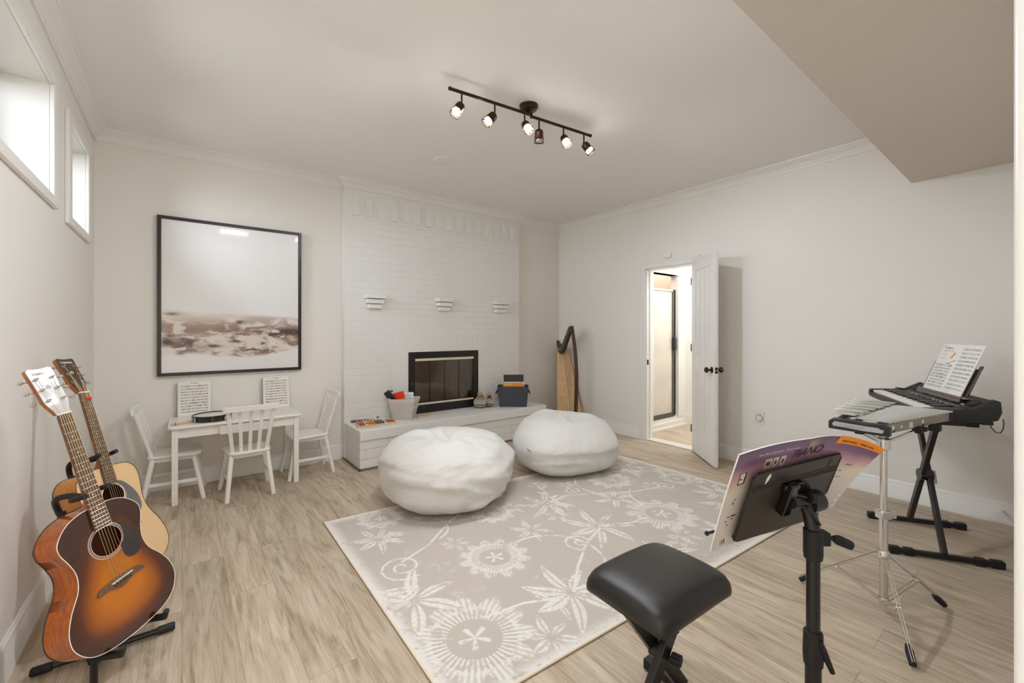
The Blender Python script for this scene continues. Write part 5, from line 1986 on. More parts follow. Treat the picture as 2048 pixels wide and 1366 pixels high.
obj('seat_board', MB().prism([superq(k, HW * 0.93, HD * 0.93, 0.25) for k in range(64)], 0.425, 0.441), M['blackgloss'], t)
mb = MB()
for k in range(5):
    x, y = -0.150 + 0.012 * k, -HD * 0.93
    mb.ball((x - 0.012, y + 0.004, 0.428), 0.009, 6, (0.6, 1, 1))
obj('gathered_corner', mb, M['leather'], t)
PV = Vector((0.0, 0, 0.255))
for s, y in ((1, -0.020), (-1, 0.020)):
    top = Vector((s * 0.135, y, 0.425))
    bot = Vector((-s * 0.165, y, 0.03))
    lg = obj('cross_leg', MB().bar(bot, top, 0.024, 0.046, (1, 0, 0)), M['black'], t, bevel=0.002)
    # twin upper bracket
    obj('top_bracket', MB().box(s * 0.135 - 0.018, s * 0.135 + 0.018, -0.11, 0.11, 0.411, 0.425), M['black'], t, bevel=0.002)
    fb_ = obj('foot_bar', MB().box(-s * 0.165 - 0.015, -s * 0.165 + 0.015, -0.15, 0.15, 0.004, 0.034), M['black'], t, bevel=0.003)
    for yy in (-0.15, 0.15):
        obj('rubber_cap', MB().box(-s * 0.165 - 0.018, -s * 0.165 + 0.018, yy - 0.022, yy + 0.022, 0, 0.038), M['rubber'], fb_, bevel=0.004)
obj('adjust_disc', MB().lathe([(0, -0.02), (0.028, -0.02), (0.028, 0.02), (0, 0.02)], 24, lookm((0.0, -0.002, 0.238), (0, 1, 0))), M['black'], t)
kn = []
for k in range(36):
    a = 2 * PI * k / 36
    rr = 0.0185 if (k // 3) % 2 else 0.0165
    kn.append((rr * math.cos(a), rr * math.sin(a)))
obj('adjust_knob', MB().prism(kn, 0, 0.03, lookm((0.022, -0.034, 0.225), (0.25, -1, 0))), M['rubber'], t, bevel=0.002)
for k in range(5):
    p = Vector((-0.165, -0.020, 0.03)).lerp(Vector((0.135, -0.020, 0.425)), 0.60 + 0.06 * k) + Vector((0.0185, 0, -0.012))
    obj('hole', MB().tube([p + Vector((0, -0.002, 0)), p + Vector((0.0012, 0.002, 0))], 0.003, 8), M['ink'], t)


# ============================================================ MUSIC STAND
BT = Vector((1.007, 0.445, 0.987))
D1 = Vector((0.938, -0.336, 0.087)).normalized()
D2 = Vector((0.202, 0.323, -0.925))
D2 = (D2 - D2.dot(D1) * D1).normalized()
NN = D1.cross(D2).normalized()
if NN.dot(Vector((0, -1, 0))) < 0:
    NN = -NN
def ms(a, b, n=0.0):
    return BT + D1 * a + D2 * b + NN * n
PX, PY = 1.252, 0.376
t = thing('music_stand', 'black metal music stand in the foreground with a folding tray and clamp knobs', 'music stand', T(PX, PY, 0))
ta, tb, va, vb = 0.056, 0.344, 0.060, 0.278
def tray_plate(a0, a1, b0, b1, n0, n1):
    v = [ms(a, b, n) for n in (n0, n1) for a, b in ((a0, b0), (a1, b0), (a1, b1), (a0, b1))]
    return v, [(0, 3, 2, 1), (4, 5, 6, 7), (0, 1, 5, 4), (1, 2, 6, 5), (2, 3, 7, 6), (3, 0, 4, 7)]
ol = rrect(ta, tb, va, vb, 0.012, 5)
mb = MB()
v0 = [ms(a, b, 0.010) for a, b in ol]
v1 = [ms(a, b, 0.0125) for a, b in ol]
mb.loft([v0, v1])
traymat = mat('tray_metal', srgb(58, 50, 43), 0.36, metal=0.35)
tr_ = obj('tray', mb, traymat, t, world=True, smooth=20)
for s in (0, 1):
    v, f = tray_plate(ta - 0.004 if s == 0 else tb - 0.002, ta + 0.002 if s == 0 else tb + 0.004, va + 0.010, vb - 0.006, 0.006, 0.0135)
    obj('side_flange', MB().add(v, f), M['black'], tr_, world=True, bevel=0.002)
v, f = tray_plate(ta + 0.008, tb - 0.008, va - 0.002, va + 0.002, 0.009, 0.0145)
obj('top_lip', MB().add(v, f), M['black'], tr_, world=True)
v, f = tray_plate(ta + 0.006, tb - 0.006, vb - 0.004, vb + 0.0, -0.035, 0.0125)
obj('page_ledge', MB().add(v, f), M['black'], tr_, world=True, bevel=0.002)
for b in (0.099, 0.106, 0.113):
    obj('crease_ridge', MB().tube([ms(ta + 0.004, b, 0.0128), ms(tb - 0.004, b, 0.0128)], 0.0021, 8), M['black'] if b == 0.106 else traymat, tr_, world=True)
for a, mm in ((0.100, M['ivory']), (0.306, M['ink'])):
    pts = [(a - 0.0055, 0.0), (a - 0.002, 0.009), (a + 0.0035, 0.014), (a + 0.0065, 0.008), (a + 0.004, -0.004), (a - 0.003, -0.014), (a - 0.006, -0.020), (a - 0.0055, -0.008)]
    ptsc = spline([(x, 0.082 - y) for x, y in pts], 4, closed=True)
    mb = MB().loft([[ms(x, y, 0.0126) for x, y in ptsc], [ms(x, y, 0.0131) for x, y in ptsc]])
    obj('leaf_slot', mb, mm, tr_, world=True, smooth=0)
# page clip arm with a black tip at the lower left
obj('page_clip', MB().tube([ms(0.05, 0.262, -0.020), ms(-0.008, 0.256, -0.018)], 0.0035, 8).ball(ms(-0.010, 0.256, -0.018), 0.006, 6), M['rubber'], t, world=True)
# bracket on the back of the tray
cb = (0.178, 0.150)
v, f = tray_plate(cb[0] - 0.024, cb[0] + 0.036, cb[1] - 0.040, cb[1] - 0.028, 0.0125, 0.026)
obj('bracket_top', MB().add(v, f), M['blackgloss'], t, world=True, bevel=0.002)
v, f = tray_plate(cb[0] - 0.014, cb[0] + 0.012, cb[1] - 0.045, cb[1] + 0.052, 0.0125, 0.036)
obj('bracket', MB().add(v, f), M['blackgloss'], t, world=True, bevel=0.003)
obj('tilt_screw', MB().tube([ms(cb[0] + 0.010, cb[1] - 0.012, 0.030), ms(cb[0] + 0.045, cb[1] - 0.004, 0.045)], 0.0035, 8), M['blackgloss'], t, world=True)
obj('tilt_knob', MB().tube([ms(cb[0] + 0.043, cb[1] - 0.006, 0.044), ms(cb[0] + 0.056, cb[1] - 0.003, 0.048)], 0.013, 14), M['rubber'], t, world=True)
hg = Vector((PX + 0.006, PY + 0.012, 0.835))
obj('hinge_barrel', MB().tube([hg - D1 * 0.004, hg + D1 * 0.034], 0.026, 24), M['black'], t, world=True)
arm0 = ms(cb[0] + 0.004, cb[1] + 0.010, 0.030)
obj('curved_arm', MB().tube(curve3([arm0, arm0.lerp(hg, 0.6) + Vector((0, 0, 0.006)), hg - D1 * 0.010, hg + Vector((-0.002, -0.004, -0.030)), Vector((PX, PY, 0.768))], 6), 0.0165, 16), M['black'], t, world=True)
obj('arm_highlight_rib', MB().tube([arm0 + NN * 0.014, hg - D1 * 0.020 + NN * 0.014, Vector((PX - 0.004, PY - 0.016, 0.79))], 0.004, 8), M['black'], t, world=True)
obj('collar', MB().lathe([(0.0165, 0.775), (0.0215, 0.772), (0.0215, 0.712), (0.0200, 0.700), (0.0165, 0.698)], 24, T(PX, PY, 0)), M['rubber'], t, world=True)
obj('collar_clamp', MB().box(0.006, 0.036, -0.014, 0.014, 0.735, 0.768, T(PX, PY, 0, R(-38))), M['rubber'], t, world=True, bevel=0.003)
e1 = Vector((0.789, -0.614, 0))
pc = Vector((PX, PY, 0.752))
obj('clamp_screw', MB().tube([pc + e1 * 0.034, pc + e1 * 0.052 + Vector((0, 0, -0.003))], 0.005, 10), M['rubber'], t, world=True)
obj('clamp_knob', MB().tube([pc + e1 * 0.050 + Vector((0, 0, -0.002)), pc + e1 * 0.062 + Vector((0, 0, -0.006)), pc + e1 * 0.094 + Vector((0, 0, -0.020))], [0.007, 0.0125, 0.0115], 12), M['rubber'], t, world=True)
obj('upper_pole', MB().tube([(PX, PY, 0.43), (PX, PY, 0.775)], 0.0152, 20), M['black'], t, world=True)
obj('lower_collar', MB().lathe([(0.0165, 0.520), (0.021, 0.515), (0.0225, 0.46), (0.021, 0.435), (0.0185, 0.43)], 24, T(PX, PY, 0)), M['rubber'], t, world=True)
obj('clamp_lever', MB().tube([pc + Vector((-0.010, -0.018, -0.245)), Vector((PX, PY, 0)) + e1 * 0.012 + Vector((-.01, -0.014, 0.478)), Vector((PX, PY, 0)) + e1 * 0.034 + Vector((0, -0.012, 0.420))], [0.005, 0.009, 0.006], 10), M['rubber'], t, world=True)
obj('lower_pole', MB().tube([(PX, PY, 0.12), (PX, PY, 0.44)], 0.0178, 20), M['black'], t, world=True)
obj('leg_hub', MB().tube([(PX, PY, 0.10), (PX, PY, 0.16)], 0.024, 20), M['rubber'], t, world=True)
for k in range(3):
    a = R(200 + 120 * k)
    q = Vector((math.cos(a), math.sin(a), 0))
    p = Vector((PX, PY, 0))
    o = obj('leg', MB().tube([p + q * 0.02 + Vector((0, 0, 0.13)), p + q * 0.24 + Vector((0, 0, 0.016))], 0.009, 12), M['black'], t, world=True)
    obj('rubber_foot', MB().tube([p + q * 0.215 + Vector((0, 0, 0.026)), p + q * 0.262 + Vector((0, 0, 0.0125))], 0.0125, 12), M['rubber'], o, world=True)

# ------------------------------------------------------------ music book on the stand
t = thing('music_book', 'purple and cream piano music book open on the foreground music stand', 'book', T(1.22, 0.40, 0.70))
TRp, BRp = Vector((1.412, 0.270, 0.968)), Vector((1.372, 0.366, 0.802))
F0, F1 = ms(0.229, 0.0), ms(0.229, 0.305)
def bez(a, b, c_, s):
    return a * (1 - s) ** 2 + b * 2 * s * (1 - s) + c_ * s * s
def right_page(s, v):
    a = bez(F0, F0 + D1 * 0.115 + NN * 0.004 - D2 * 0.006, TRp, s)
    b = bez(F1, F1 + D1 * 0.085 - NN * 0.01, BRp, s)
    # the lower part curls up so the sheet is longer at the fold
    return a.lerp(b, v) + NN * (-0.006 * math.sin(PI * v))
def left_page(s, v):
    p = ms(0.229 * s, 0.305 * v, 0.0)
    return p - NN * (0.012 * math.sin(PI * min(1, s * 1.0)) * 0.4) - NN * 0.004 * math.sin(PI * v) + D2 * (-0.002 * math.sin(PI * s))
def purple(u, v, page):
    tp, mv, pk, crm = lin((88, 66, 96)), lin((126, 88, 118)), lin((196, 156, 158)), lin((222, 208, 188))
    n = fbm(u * 3 + page * 5, v * 4 + 2, 3) - 0.5
    q = v + n * 0.08
    c = np.zeros(u.shape + (3,))
    for j in range(3):
        c[..., j] = np.interp(q, [0.0, 0.13, 0.26, 0.38, 0.55, 1.0], [tp[j], mv[j], pk[j], crm[j], lin((216, 206, 196))[j], lin((210, 202, 196))[j]])
    if page == 0:
        def box_(u0, u1, v0, v1, col, am=1.0):
            k = (((u > u0) & (u < u1) & (v > v0) & (v < v1)) * am)[..., None]
            return c * (1 - k) + lin(col) * k
        # small pictures and cover thumbnails, barcode and notes printed on the back
        c = box_(0.115, 0.215, 0.215, 0.335, (40, 34, 34))
        c = box_(0.13, 0.20, 0.222, 0.325, (226, 220, 208))
        c = box_(0.14, 0.165, 0.27, 0.285, (60, 60, 66))
        for (a, b, cc) in ((0.44, 0.54, (210, 190, 160)), (0.56, 0.63, (214, 206, 190)), (0.66, 0.73, (220, 210, 196))):
            c = box_(a, b, 0.14, 0.24, cc)
            c = box_(a + 0.02, b - 0.02, 0.17, 0.21, (90, 66, 60))
        for (a, b, v0, cc) in ((0.205, 0.245, 0.66, (110, 30, 34)), (0.26, 0.33, 0.655, (140, 20, 34)), (0.19, 0.215, 0.70, (60, 46, 46)), (0.27, 0.30, 0.69, (80, 60, 60)), (0.22, 0.25, 0.745, (120, 110, 100)), (0.235, 0.27, 0.48, (96, 90, 88)), (0.22, 0.255, 0.51, (56, 52, 54)), (0.225, 0.25, 0.53, (70, 66, 66))):
            c = box_(a - 0.09, b - 0.09, v0, v0 + 0.014, cc)
        bars = (vnoise(u * 170, v * 0) > 0.45) & (u > 0.10) & (u < 0.20) & (v > 0.905) & (v < 0.950)
        c = np.where(bars[..., None], lin((50, 44, 42)), c)
        c = box_(0.11, 0.19, 0.895, 0.899, (70, 64, 60))
        c = box_(0.11, 0.19, 0.957, 0.961, (70, 64, 60))
    else:
        # faded picture by the fold and short printed lines
        k = (sstep(0.20, 0.05, u) * sstep(0.0, 0.05, v) * sstep(0.5, 0.2, v) * 0.7)[..., None]
        c = c * (1 - k) + lin((158, 128, 112)) * k
        for (a, b, v0) in ((0.70, 0.84, 0.315), (0.63, 0.74, 0.40), (0.55, 0.76, 0.48), (0.46, 0.68, 0.565)):
            k = (((u > a) & (u < b) & (np.abs(v - v0) < 0.009) & (vnoise(u * 90, np.full_like(u, v0 * 40)) > 0.42)) * 0.75)[..., None]
            c = c * (1 - k) + lin((84, 66, 76)) * k
        k = ((np.abs((v - 0.34) + (u - 0.28) * 0.9) < 0.010) & (u > 0.25) & (u < 0.33))[..., None] * 1.0
        c = c * (1 - k) + lin((222, 120, 40)) * k
    return c
Binv = ROOT[t.name].inverted()
def page_arr(fn, th=0.0):
    def g(u, v):
        out = np.zeros(u.shape + (3,))
        for i in range(u.shape[0]):
            for j in range(u.shape[1]):
                out[i, j] = Binv @ (fn(float(u[i, j]), float(v[i, j])) + NN * th)
        return out
    return g
COVER = vcol_mat('book_cover', 0.25, coat=0.35)
page_grid('back_cover', page_arr(left_page), lambda u, v: purple(u, v, 0), t, 150, 170, COVER)
page_grid('front_cover', page_arr(right_page), lambda u, v: purple(u, v, 1), t, 120, 110, COVER)
mb = MB()
ring0, ring1 = [], []
edge = [(0, 0), (0, 1)]
def block(fn, th0, th1, ns=12, nv_=12):
    b_ = MB()
    A = [[fn(i / ns, j / nv_) - NN * th0 for j in range(nv_ + 1)] for i in range(ns + 1)]
    B = [[fn(i / ns * 0.992, j / nv_ * 0.995 + 0.002) - NN * th1 for j in range(nv_ + 1)] for i in range(ns + 1)]
    v = [p for row in A for p in row] + [p for row in B for p in row]
    K = (ns + 1) * (nv_ + 1)
    f = []
    for i in range(ns):
        for j in range(nv_):
            a = i * (nv_ + 1) + j
            f.append((a, a + 1, a + nv_ + 2, a + nv_ + 1))
            f.append((a + K, a + nv_ + 1 + K, a + nv_ + 2 + K, a + 1 + K))
    for i in range(ns):
        for j in (0, nv_):
            a = i * (nv_ + 1) + j
            f.append((a, a + nv_ + 1, a + nv_ + 1 + K, a + K))
    for j in range(nv_):
        for i in (0, ns):
            a = i * (nv_ + 1) + j
            f.append((a, a + 1, a + 1 + K, a + K))
    return b_.add(v, f)
obj('left_pages', block(left_page, 0.0006, 0.0045), M['paper'], t, world=True)
obj('right_pages', block(right_page, 0.0006, 0.0035), M['paper'], t, world=True)
def on_left(s0, v0, size_u=0.229, size_v=0.305):
    return lambda x, y: left_page(s0 + x / size_u, v0 - y / size_v) + NN * 0.0007
def on_right(s0, v0):
    return lambda x, y: right_page(min(1, s0 + x / 0.229), v0 - y / 0.305) + NN * 0.0009
def wtext(name, s, size, fn, m, **kw):
    o = text_obj(name, s, size, fn, m, None, **kw)
    inv = ROOT[t.name].inverted()
    for v in o.data.vertices:
        v.co = inv @ v.co
    o.parent = t
    return o
wtext('lettering', 'Faber Piano Adventures - Primer Level', 0.0082, on_left(0.30, 0.085), M['inkwhite'], shear=0.4)
wtext('lettering', 'PIANO', 0.034, on_right(-0.22, 0.165), M['ink'], shear=0.45, spacing=0.95)
# orange strip along the top of the front cover
mb = MB()
ns = 24
v, f = [], []
for i in range(ns + 1):
    s = 0.40 + 0.60 * i / ns
    v += [right_page(s, -0.010) + NN * 0.0006, right_page(s - (0.03 if i == 0 else 0), 0.075) + NN * 0.0006]
f = [(2 * i, 2 * i + 1, 2 * i + 3, 2 * i + 2) for i in range(ns)]
mb.add(v, f)
obj('title_strip', mb, M['orange'], t, world=True)
wtext('lettering', 'THEORY BOOK  -  PRIMER LEVEL', 0.0082, lambda x, y: on_right(0.44, 0.055)(x * 0.86, y), M['ink'], shear=0.25, bold=0.0002)


# ============================================================ GLOCKENSPIEL ON ITS STAND
GX, GY = 2.500, 0.480
t = thing('glockenspiel_stand', 'chrome tripod percussion stand between the music stand and the keyboard', 'stand', T(GX, GY, 0))
def gs(x, y, z):
    return Vector((GX + x, GY + y, z))
obj('lower_tube', MB().tube([gs(0, 0, 0.05), gs(0, 0, 0.46)], 0.0160, 20), M['chrome'], t, world=True)
obj('upper_tube', MB().tube([gs(0, 0, 0.45), gs(0, 0, 0.80)], 0.0130, 20), M['chrome'], t, world=True)
obj('height_clamp', MB().box(-0.024, 0.024, -0.020, 0.020, 0.425, 0.462, T(GX, GY, 0, R(-38))), M['chrome'], t, world=True, bevel=0.004)
e1 = Vector((0.789, -0.614, 0))
pc = gs(0, 0, 0.442)
obj('wing_screw', MB().tube([pc + e1 * 0.024, pc + e1 * 0.048], 0.004, 8).bar(pc + e1 * 0.05 + Vector((0, 0, -0.018)), pc + e1 * 0.052 + Vector((0, 0, 0.022)), 0.006, 0.014, e1), M['chrome'], t, world=True, bevel=0.002)
obj('leg_collar', MB().lathe([(0.017, 0.245), (0.024, 0.250), (0.024, 0.275), (0.017, 0.285)], 20, T(GX, GY, 0)), M['chrome'], t, world=True)
obj('bottom_collar', MB().lathe([(0.0, 0.038), (0.019, 0.040), (0.021, 0.06), (0.017, 0.072)], 20, T(GX, GY, 0)), M['chrome'], t, world=True)
for fx, fy in ((2.470, 0.800), (2.764, 0.315), (2.165, 0.330)):
    foot = Vector((fx, fy, 0.012))
    q = Vector((fx - GX, fy - GY, 0)).normalized()
    a = gs(0, 0, 0.262) + q * 0.024
    m_ = a.lerp(foot, 0.50)
    for s in (-1, 1):
        side = Vector((-q.y, q.x, 0)) * 0.006 * s
        obj('leg', MB().bar(a + side, foot + Vector((0, 0, 0.015)) + side * 0.6, 0.0025, 0.011), M['chrome'], t, world=True)
        obj('brace', MB().bar(gs(0, 0, 0.058) + q * 0.02 + side * 1.5, m_ + side * 1.5, 0.0022, 0.010), M['chrome'], t, world=True)
    obj('rivet', MB().tube([m_ + Vector((-q.y, q.x, 0)) * 0.012, m_ - Vector((-q.y, q.x, 0)) * 0.012], 0.005, 8), M['chrome'], t, world=True)
    obj('rubber_foot', MB().tube([foot + (a - foot).normalized() * 0.075, foot + (a - foot).normalized() * 0.05, foot + (a - foot).normalized() * 0.004], [0.009, 0.014, 0.012], 12), M['rubber'], t, world=True)
# arms of the basket that carry the instrument
hub = gs(0, 0, 0.765)
obj('basket_hub', MB().lathe([(0.014, 0.735), (0.024, 0.74), (0.024, 0.785), (0.014, 0.795)], 20, T(GX, GY, 0)), M['chrome'], t, world=True)
for ax_, ay_ in ((-0.16, 0.05), (0.13, -0.11), (0.06, 0.14)):
    p = gs(ax_, ay_, 0.835)
    for s in (-1, 1):
        sd = Vector((-ay_, ax_, 0)).normalized() * 0.006 * s
        obj('basket_arm', MB().bar(hub + sd, p + sd, 0.0025, 0.011), M['chrome'], t, world=True)
    obj('rubber_grip', MB().box(-0.014, 0.014, -0.016, 0.016, 0.822, 0.842, T(p.x, p.y, 0)), M['rubber'], t, world=True, bevel=0.004)

gm = T(GX + 0.13, GY + 0.035, 0.835, R(-3))
t = thing('glockenspiel', 'student bell kit with silver metal bars on the chrome tripod stand', 'glockenspiel', gm)
# local x along the kit from the narrow end (-) to the wide end (+)
L0, L1, Wn, Ww = -0.305, 0.330, 0.095, 0.185
for s in (-1, 1):
    a = Vector((L0 + 0.02, s * (Wn - 0.012), 0.020))
    b = Vector((L1, s * (Ww - 0.012), 0.020))
    ra = obj('frame_rail', MB().bar(a, b, 0.010, 0.040), mat('rail_grey', srgb(150, 142, 128), 0.4, metal=0.4), t, bevel=0.002)
    if s < 0:
        d = (b - a).normalized()
        nrm_ = Vector((d.y, -d.x, 0))
        for k, (s0, w_, h_, mm) in enumerate(((0.10, 0.010, 0.022, 'label'), (0.22, 0.008, 0.010, 'plate'), (0.36, 0.016, 0.026, 'label'), (0.54, 0.010, 0.026, 'label'))):
            p = a + (b - a) * s0 + nrm_ * 0.0056
            obj('sticker', MB().bar(p - d * w_, p + d * w_, 0.001, h_), M[mm], ra)
for x, w_ in ((L0 + 0.09, 0.10), (0.05, 0.14), (L1 - 0.04, 0.17)):
    obj('cross_rail', MB().box(x - 0.01, x + 0.01, -w_, w_, 0.002, 0.014), M['black'], t)
# end cap of the narrow end with a torn strip of tape
cap = [(-Wn - 0.012, 0.0), (Wn + 0.012, 0.0), (Wn + 0.012, 0.034), (Wn - 0.004, 0.048), (0.02, 0.050), (-0.03, 0.046), (-Wn + 0.01, 0.050), (-Wn - 0.012, 0.036)]
cm = Matrix(((0, 0, 1, L0 - 0.012), (1, 0, 0, 0), (0, 1, 0, -0.004), (0, 0, 0, 1)))
ec = obj('end_cap', MB().prism(cap, 0, 0.035, cm), M['plastic'], t, bevel=0.004)
tp = [(-0.085, 0.010), (-0.02, 0.009), (0.035, 0.012), (0.088, 0.013), (0.092, 0.022), (0.082, 0.034), (0.02, 0.031), (-0.075, 0.030), (-0.074, 0.026), (-0.09, 0.024)]
cm2 = Matrix(((0, 0, 1, L0 - 0.0132), (1, 0, 0, 0), (0, 1, 0, -0.002), (0, 0, 0, 1)))
part_label(obj('tape_strip', MB().prism(tp, 0, 0.001, cm2), mat('silver_tape', srgb(176, 180, 182), 0.35), ec), 'silver tape strip with faded writing')
sc = MB()
for k in range(26):
    y = 0.062 - k * 0.0034
    sc.tube([Vector((L0 - 0.0138, y, 0.016 + 0.003 * math.sin(k * 2.1))), Vector((L0 - 0.0138, y - 0.003, 0.021 + 0.003 * math.cos(k * 1.3)))], 0.0006, 4)
obj('faded_writing', sc, M['inkgrey'], ec)
obj('far_end_cap', MB().box(L1 - 0.004, L1 + 0.016, -Ww, Ww, 0.0, 0.045), M['plastic'], t, bevel=0.004)
# naturals (front row) and accidentals (back row, a step higher)
nb = 19
for k in range(nb):
    s = k / (nb - 1)
    x = L0 + 0.045 + (L1 - L0 - 0.075) * s
    hwid = Wn + (Ww - Wn) * s
    y0 = -hwid * 1.0 - 0.008
    y1 = -hwid * 1.0 + (0.125 + 0.085 * s)
    o = obj('natural_bar', MB().box(x - 0.0115, x + 0.0115, y0, y1, 0.046, 0.052), M['silver'], t, bevel=0.001)
    if k % 7 not in (2, 6):
        y2 = y1 + 0.006
        y3 = y2 + (0.085 + 0.075 * s)
        obj('accidental_bar', MB().box(x + 0.004, x + 0.031, y2 - 0.012, y3, 0.056, 0.062), M['silver'], t, bevel=0.001)
for k, (a, b, z) in enumerate((((L0 + 0.02, -Wn + 0.03), (L1 - 0.02, -Ww + 0.035), 0.042), ((L0 + 0.02, 0.012), (L1 - 0.02, 0.0), 0.042), ((L0 + 0.03, Wn - 0.035), (L1 - 0.02, Ww - 0.05), 0.050))):
    obj('felt_rail', MB().bar((a[0], a[1], z), (b[0], b[1], z), 0.010, 0.012), M['rubber'], t)
obj('tilt_fitting', MB().box(-0.03, 0.02, -Wn - 0.055, -Wn - 0.02, -0.022, 0.004).box(0.12, 0.165, -Ww + 0.005, -Ww + 0.045, -0.028, 0.002), M['rubber'], t, bevel=0.004)


# ============================================================ KEYBOARD ON ITS X STAND
KA = R(207)
kx = Vector((math.cos(KA), math.sin(KA), 0))       # the player's left to right
ky = Vector((-math.sin(KA), math.cos(KA), 0))      # from the keys to the back
KO = (Vector((3.15, 0.43, 0)) + Vector((3.97, 0.848, 0))) / 2
KZB = 0.785
KM = Matrix(((kx.x, ky.x, 0, KO.x), (kx.y, ky.y, 0, KO.y), (0, 0, 1, KZB), (0, 0, 0, 1)))
KM = KM @ Matrix.Rotation(R(3.0), 4, 'X')
KW = 0.46
t = thing('keyboard', 'black electronic keyboard with silver control panel on the X stand by the right wall', 'keyboard', KM)
KD = 0.30
# cross-section y, z; the ends of the case are rounder and lower
def case_ring(x, e=1.0, dz=0.0):
    return [(x, 0.004, 0.018), (x, 0.0, 0.030), (x, 0.0, 0.046), (x, 0.006, 0.050), (x, 0.014, 0.050 * e), (x, 0.150, 0.050 * e + dz), (x, 0.156, 0.060 * e + dz), (x, 0.200, 0.068 * e + dz), (x, 0.286, 0.112 * e + dz), (x, 0.300, 0.104 * e), (x, 0.302, 0.050), (x, 0.285, 0.014), (x, 0.24, 0.0), (x, 0.03, 0.0)]
mb = MB().loft([case_ring(-0.408), case_ring(0.408)])
obj('case', mb, M['plastic'], t, bevel=0.002)
for s in (-1, 1):
    a, b = s * 0.408, s * KW
    r0 = [(a, y, z + (0.020 if 0.005 < y < 0.16 and z > 0.04 else 0.004 if z > 0.04 else 0)) for _, y, z in case_ring(0)]
    r1 = [(s * (KW - 0.012), y, z + (0.020 if 0.005 < y < 0.16 and z > 0.04 else 0.004 if z > 0.04 else 0)) for _, y, z in case_ring(0)]
    r2 = [(b, 0.012 + y * 0.93, 0.012 + z * 0.78 + (0.012 if 0.005 < y < 0.16 and z > 0.04 else 0)) for _, y, z in case_ring(0)]
    mb = MB().loft([r0, r1, r2])
    obj('end_cheek', mb, M['plastic'], t, smooth=50)
    obj('seam', MB().tube([(a - s * 0.0, y, z + 0.0005) for y, z in ((0.156, 0.064), (0.200, 0.072), (0.286, 0.116))], 0.0012, 6), M['ink'], t)
NWK = 36
kw_ = 0.812 / NWK
wk = None
for k in range(NWK):
    x = -0.406 + kw_ * (k + 0.5)
    if wk is None:
        wk = obj('white_key', MB().box(-kw_ / 2 + 0.0006, kw_ / 2 - 0.0006, 0.016, 0.150, 0.050, 0.0645), M['white'], t, bevel=0.0012)
        wk.location = (x, 0, 0)
    else:
        o = wk.copy()
        COL.objects.link(o)
        o.location = (x, 0, 0)
bk = None
for k in range(NWK - 1):
    if k % 7 in (2, 6):
        continue
    x = -0.406 + kw_ * (k + 1)
    if bk is None:
        b_ = MB().loft([[(-0.0062, 0.066, 0.064), (0.0062, 0.066, 0.064), (0.0062, 0.150, 0.064), (-0.0062, 0.150, 0.064)], [(-0.0045, 0.072, 0.076), (0.0045, 0.072, 0.076), (0.0045, 0.150, 0.076), (-0.0045, 0.150, 0.076)]])
        bk = obj('black_key', b_, M['blackgloss'], t, bevel=0.001)
        bk.location = (x, 0, 0)
    else:
        o = bk.copy()
        COL.objects.link(o)
        o.location = (x, 0, 0)
# sloping control panel: y 0.156..0.286
def kp(x, s, h=0.0):
    """point on the panel, s from 0 (keys) to 1 (back)"""
    y = 0.158 + 0.126 * s
    z = (0.061 + 0.007 * (y - 0.156) / 0.044) if y < 0.2 else (0.068 + 0.044 * (y - 0.2) / 0.086)
    return Vector((x, y, z + h + 0.0008))
def pad(name, x0, x1, s0, s1, h, m, parent=None, bevel=0.0):
    b_ = MB()
    v = [kp(x0, s0), kp(x1, s0), kp(x1, s1), kp(x0, s1), kp(x0, s0, h), kp(x1, s0, h), kp(x1, s1, h), kp(x0, s1, h)]
    b_.add(v, [(0, 3, 2, 1), (4, 5, 6, 7), (0, 1, 5, 4), (1, 2, 6, 5), (2, 3, 7, 6), (3, 0, 4, 7)])
    return obj(name, b_, m, parent or t, bevel=bevel)
pn = pad('silver_panel', -0.26, 0.34, 0.04, 0.30, 0.0012, M['plasticgrey'])
pn2 = pad('control_panel', -0.26, 0.36, 0.31, 0.72, 0.0008, mat('panel_dark', srgb(60, 60, 60), 0.4))
rn = random.Random(3)
dn = MB()
dk = 0
for k in range(26):
    x = -0.235 + k * 0.0225
    if 8 <= k <= 12:
        continue
    for s0 in (0.10, 0.38, 0.50, 0.62):
        if rn.random() < 0.78 and dk < 80:
            dk += 1
            mm = M['plate'] if rn.random() < 0.30 else (M['silver'] if rn.random() < 0.5 else M['rubber'])
            pad('button', x, x + 0.013, s0, s0 + 0.055, 0.0032, mm, pn if s0 < 0.3 else pn2)
pad('display', -0.055, 0.045, 0.36, 0.66, 0.002, mat('lcd', srgb(150, 160, 148), 0.15), pn2)
obj('volume_dial', MB().lathe([(0.0, 0.010), (0.010, 0.010), (0.012, 0.0)], 20, Matrix.Translation(kp(-0.285, 0.45))), M['rubber'], t)
cc = [(190, 44, 30), (206, 70, 30), (226, 120, 36), (236, 160, 50)]
for k in range(16):
    x = 0.055 + k * 0.019
    pad('song_strip_cell', x, x + 0.0175, 0.70, 0.80, 0.001, mat('strip_%d' % k, srgb(*cc[min(3, k // 4)]), 0.4), pn2)
for sx in (-1, 1):
    sp = [(sx * 0.345 + 0.05 * math.cos(a), 0.235 + 0.024 * math.sin(a), 0.089 + 0.024 * math.sin(a) * 0.51) for a in [2 * PI * k / 24 for k in range(24)]]
    obj('speaker_grille', MB().loft([sp, [(x, y, z + 0.003) for x, y, z in sp]]), M['rubber'], t)
